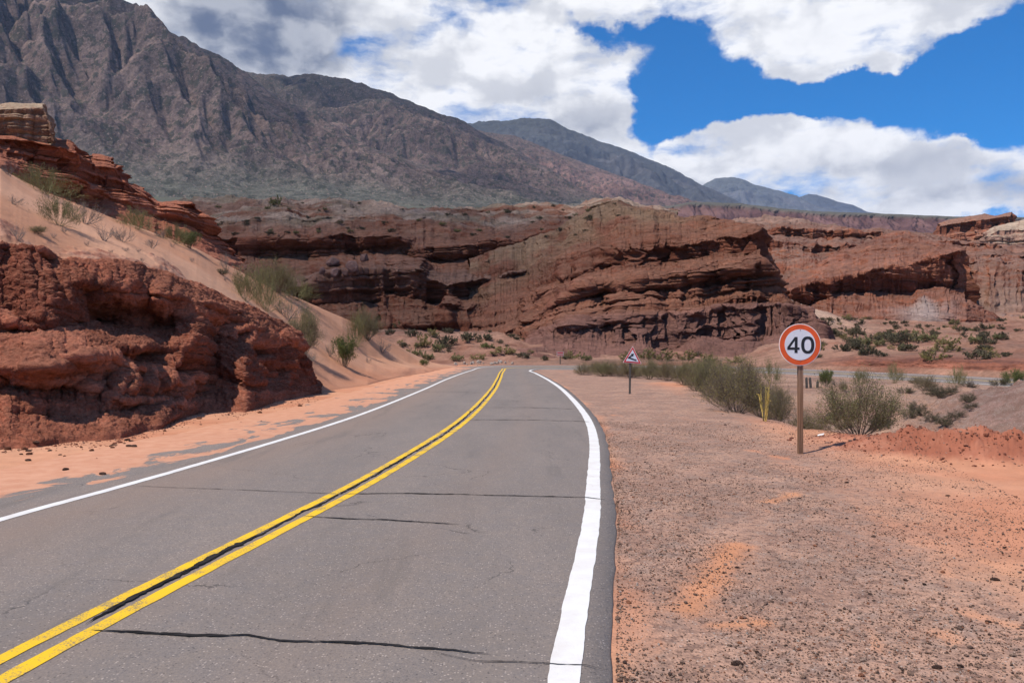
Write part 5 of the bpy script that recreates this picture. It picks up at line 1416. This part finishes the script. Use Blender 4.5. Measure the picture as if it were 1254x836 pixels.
def AE(u, v):
    x, z = (u - U0) / F, (V0 - v) / F
    return math.atan(x), math.atan2(z, math.hypot(1, x))
BL = [  # u, v, half width, half height, weight (clouds of the photographed sky)
 (420, 60, 250, 90, 1.1), (640, 122, 135, 40, 1.25), (520, 30, 170, 55, .8), (300, 20, 130, 90, .9), (712, 138, 70, 32, .8), (560, 105, 190, 60, .5),
 (800, -8, 260, 30, 1.0), (870, 32, 130, 24, .95), (965, 66, 95, 26, 1.1), (1100, 24, 130, 30, 1.0), (1060, 60, 80, 16, .6), (1190, 0, 120, 26, .8), (690, 8, 110, 16, .5),
 (950, 195, 135, 34, 1.2), (1010, 160, 70, 18, .9), (1120, 230, 190, 30, 1.15), (850, 178, 52, 22, 1.0), (900, 225, 110, 26, .6), (1170, 180, 30, 11, .7), (1010, 240, 300, 20, .7), (1230, 245, 120, 28, .8), (600, 60, 140, 30, .25), (880, 208, 70, 26, .6), (1180, 255, 120, 14, .6),
 (690, 44, 85, 15, -1.4), (600, 20, 60, 10, -1.0), (830, 78, 70, 24, -1.1), (1000, 128, 260, 12, -.5), (840, 100, 60, 38, -.9), (1000, 116, 150, 18, -1.0), (1190, 110, 110, 40, -1.1), (1245, 160, 60, 40, -.8), (800, 200, 18, 40, -.8), (1245, 60, 60, 30, -.6), (840, 130, 45, 34, -.5), (1000, 22, 60, 8, -.45), (900, 14, 50, 7, -.4), (1120, 50, 50, 8, -.4), (760, 52, 60, 10, -.5), (835, 140, 26, 8, .55), (1165, 178, 26, 8, .6),
]
warp0 = t.vmath('SUBTRACT', t.noise(t.vmath('ADD', gen, (3.1, 1.7, .4)), 7.3, 6, .6, out='Color'), (.5, .5, .5))
wae = t.vmath('MULTIPLY_ADD', warp0, (.20, .12, 0), ae)
acc = None
for (u, v, su, sv, wt) in BL:
    a, e = AE(u, v)
    d = t.vmath('MULTIPLY', t.vmath('SUBTRACT', wae, (a, e, 0)), (F / su * .9, F / sv * .9, 0))
    q = t.math('MULTIPLY', t.math('POWER', 2.718, t.math('MULTIPLY', t.vmath('DOT_PRODUCT', d, d), -.7)), wt)
    acc = q if acc is None else t.math('ADD', acc, q)
# broken cloud over the rest of the sky
side_ = t.range(t.math('ABSOLUTE', azn), .75, 1.1, 0, .48); up_ = t.range(eln, .5, .8, 0, .44)
acc = t.math('ADD', acc, t.math('MAXIMUM', side_, up_))
warp = t.vmath('SUBTRACT', t.noise(t.vmath('ADD', gen, (1.1, .7, 2.4)), 9.1, 5, .6, out='Color'), (.5, .5, .5))
p1 = t.vmath('MULTIPLY_ADD', warp, (.05, .03, 0), ae)
def cloud_d(p):
    n1 = t.noise(t.vmath('MULTIPLY', p, (1, 2.7, 1)), 7.5, 12, .58)
    n2 = t.noise(t.vmath('MULTIPLY', p, (1, 1.3, 1)), 34, 6, .6)
    return t.math('ADD', t.math('MULTIPLY', t.math('SUBTRACT', n1, .5), 2.7), t.math('MULTIPLY', t.math('SUBTRACT', n2, .5), .55))
nd = cloud_d(p1)
acc = t.math('MINIMUM', acc, 1.05)
dens = t.math('ADD', t.math('SUBTRACT', acc, .52), nd)
alpha = t.range(dens, -.16, .58)
# self shading: density a little higher up, towards the light
def puff(p):
    return t.math('ADD', t.noise(t.vmath('MULTIPLY', p, (1, 1.7, 1)), 8, 5, .52), t.math('MULTIPLY', t.noise(t.vmath('MULTIPLY', p, (1, 1.4, 1)), 28, 4, .5), .22))
sh = t.range(t.math('SUBTRACT', puff(t.vmath('ADD', p1, (-.016, .034, 0))), puff(p1)), -.11, .13, 1.0, 0.0)
thick = t.range(dens, .3, 1.5)
dk = None
for (u, v, su, sv, wt) in [(335, 26, 62, 34, .75), (282, 58, 52, 34, .75), (250, 20, 80, 36, .45), (370, 62, 50, 24, .2), (735, 160, 40, 14, .5), (1010, 215, 120, 12, .35), (1130, 255, 130, 10, .35), (690, 140, 60, 20, .3)]:
    a, e = AE(u, v)
    d = t.vmath('MULTIPLY', t.vmath('SUBTRACT', t.vmath('MULTIPLY_ADD', warp0, (.14, .12, 0), ae), (a, e, 0)), (F / su * .9, F / sv * .9, 0))
    q = t.math('MULTIPLY', t.math('POWER', 2.718, t.math('MULTIPLY', t.vmath('DOT_PRODUCT', d, d), -.7)), wt)
    dk = q if dk is None else t.math('ADD', dk, q)
alpha = t.math('MAXIMUM', alpha, t.range(t.math('ADD', dk, t.math('MULTIPLY', nd, .35)), .25, .75))
lum = t.math('SUBTRACT', t.math('MULTIPLY_ADD', sh, .36, .66), t.math('MULTIPLY', t.math('MINIMUM', dk, 1.0), .62), clamp=True)
low = t.noise(t.vmath('MULTIPLY', ae, (1, 2.4, 1)), 5.5, 4, .5)
lum = t.math('MULTIPLY', lum, t.range(t.math('MULTIPLY', t.math('SUBTRACT', low, .35), thick), 0, .35, 1.0, .74))
cl = t.mixc(lum, (.9, 1.25, 2.1), (9.6, 9.6, 9.7))
hs = t.new('ShaderNodeHueSaturation'); hs.inputs['Saturation'].default_value = 1.45; hs.inputs['Value'].default_value = 1.0; t.l.new(t.mixc(1.0, sk.outputs[0], (.56, 1.0, 1.36), 'MULTIPLY'), hs.inputs['Color'])
t.l.new(t.mixc(t.math('MULTIPLY', alpha, .97), hs.outputs[0], cl), bg.inputs['Color'])
w.cycles.sampling_method = 'MANUAL'; w.cycles.sample_map_resolution = 512

ld = bpy.data.lights.new('sun', 'SUN'); ld.energy = 4.7; ld.angle = math.radians(.6); ld.color = (1, .94, .845)
lo = bpy.data.objects.new('sun', ld); COL.objects.link(lo)
e, a = math.radians(SUN_EL), math.radians(SUN_AZ)
sd = Vector((math.sin(a) * math.cos(e), math.cos(a) * math.cos(e), math.sin(e)))
lo.rotation_euler = (-sd).to_track_quat('-Z', 'Y').to_euler()

# ================================================================== CLOUDS OVERHEAD (unseen, added to cast shade on the badlands and the mountains)
cm = bpy.data.materials.new('cloud'); cm.use_nodes = True; t = NT(cm.node_tree); t.n.remove(t.n['Principled BSDF'])
df = t.new('ShaderNodeBsdfDiffuse'); df.inputs[0].default_value = (.9, .9, .9, 1); tp = t.new('ShaderNodeBsdfTransparent'); ms = t.new('ShaderNodeMixShader')
lw = t.new('ShaderNodeLayerWeight'); lw.inputs[0].default_value = .35
t.l.new(t.range(lw.outputs['Facing'], .15, .95, .27, .0), ms.inputs[0]); t.l.new(tp.outputs[0], ms.inputs[1]); t.l.new(df.outputs[0], ms.inputs[2]); t.l.new(ms.outputs[0], t.n['Material Output'].inputs[0])
def cloud(tx, ty, tz, rx, ry, alt, seed, label):  # added shadow caster, set sunward of its target and above the frame
    import bmesh
    k = (alt - tz) / sd.z
    bm = bmesh.new(); bmesh.ops.create_icosphere(bm, subdivisions=6, radius=1)
    co = np.array([v.co[:] for v in bm.verts])
    d = 1 + .55 * fbm(co[:, 0] * 1.6, co[:, 1] * 1.6, co[:, 2] * 1.6, 5, seed)
    co = co * d[:, None]; co[:, 2] = np.where(co[:, 2] < 0, co[:, 2] * .3, co[:, 2])
    for v, p in zip(bm.verts, co): v.co = p
    me = bpy.data.meshes.new('cloud'); bm.to_mesh(me); bm.free()
    for p in me.polygons: p.use_smooth = True
    o = link('cloud', me, cm); o.location = (tx + sd.x * k, ty + sd.y * k, alt); o.scale = (rx, ry, min(rx, ry) * .45)
    tag(o, label, 'cloud', None, 'structure')
cloud(-75, 175, 10, 95, 80, 3200, 1, 'unseen cloud added to shade the layered cliff')
cloud(-2900, 4500, 1900, 900, 700, 3400, 2, 'unseen cloud added to shade the highest mountain top')
cloud(150, 4300, 800, 500, 500, 3400, 3, 'unseen cloud added to shade the dark spur')
cloud(-1500, 4300, 1200, 420, 600, 3400, 4, 'unseen cloud added to shade the middle of the mountain')
cloud(-700, 6000, 1400, 700, 500, 3500, 5, 'unseen cloud added to shade the second ridge')

# ================================================================== AIR
HAZE = 2.0e-5
if HAZE:
    b = MB(); b.box(-12000, 12000, -2500, 23500, -620, 2950)
    hm = bpy.data.materials.new('haze'); hm.use_nodes = True; nt = hm.node_tree; nt.nodes.remove(nt.nodes['Principled BSDF'])
    pv = nt.nodes.new('ShaderNodeVolumePrincipled'); pv.inputs['Color'].default_value = (.60, .70, 1.0, 1); pv.inputs['Density'].default_value = HAZE; pv.inputs['Anisotropy'].default_value = .1
    nt.links.new(pv.outputs[0], nt.nodes['Material Output'].inputs['Volume'])
    tag(b.build('haze', hm), 'thin blue air haze over the whole valley', 'haze', None, 'stuff')

# ================================================================== CAMERA / RENDER
cd = bpy.data.cameras.new('camera'); cam = bpy.data.objects.new('camera', cd); COL.objects.link(cam); SC.camera = cam
cam.location = (0, 0, H); cam.rotation_euler = (math.radians(90), 0, 0)
cd.sensor_width = 36; cd.lens = F / 1254 * 36; cd.shift_y = (V0 - 418) / 1254; cd.clip_start = .1; cd.clip_end = 60000
vs = SC.view_settings; vs.view_transform = 'Standard'; vs.look = 'None'; vs.gamma = 1; vs.exposure = 0.18; vs.use_curve_mapping = False
SC.cycles.max_bounces = 6; SC.cycles.diffuse_bounces = 3; SC.cycles.transparent_max_bounces = 6; SC.cycles.volume_bounces = 0
SC.cycles.use_denoising = True
SC.render.engine = 'CYCLES'
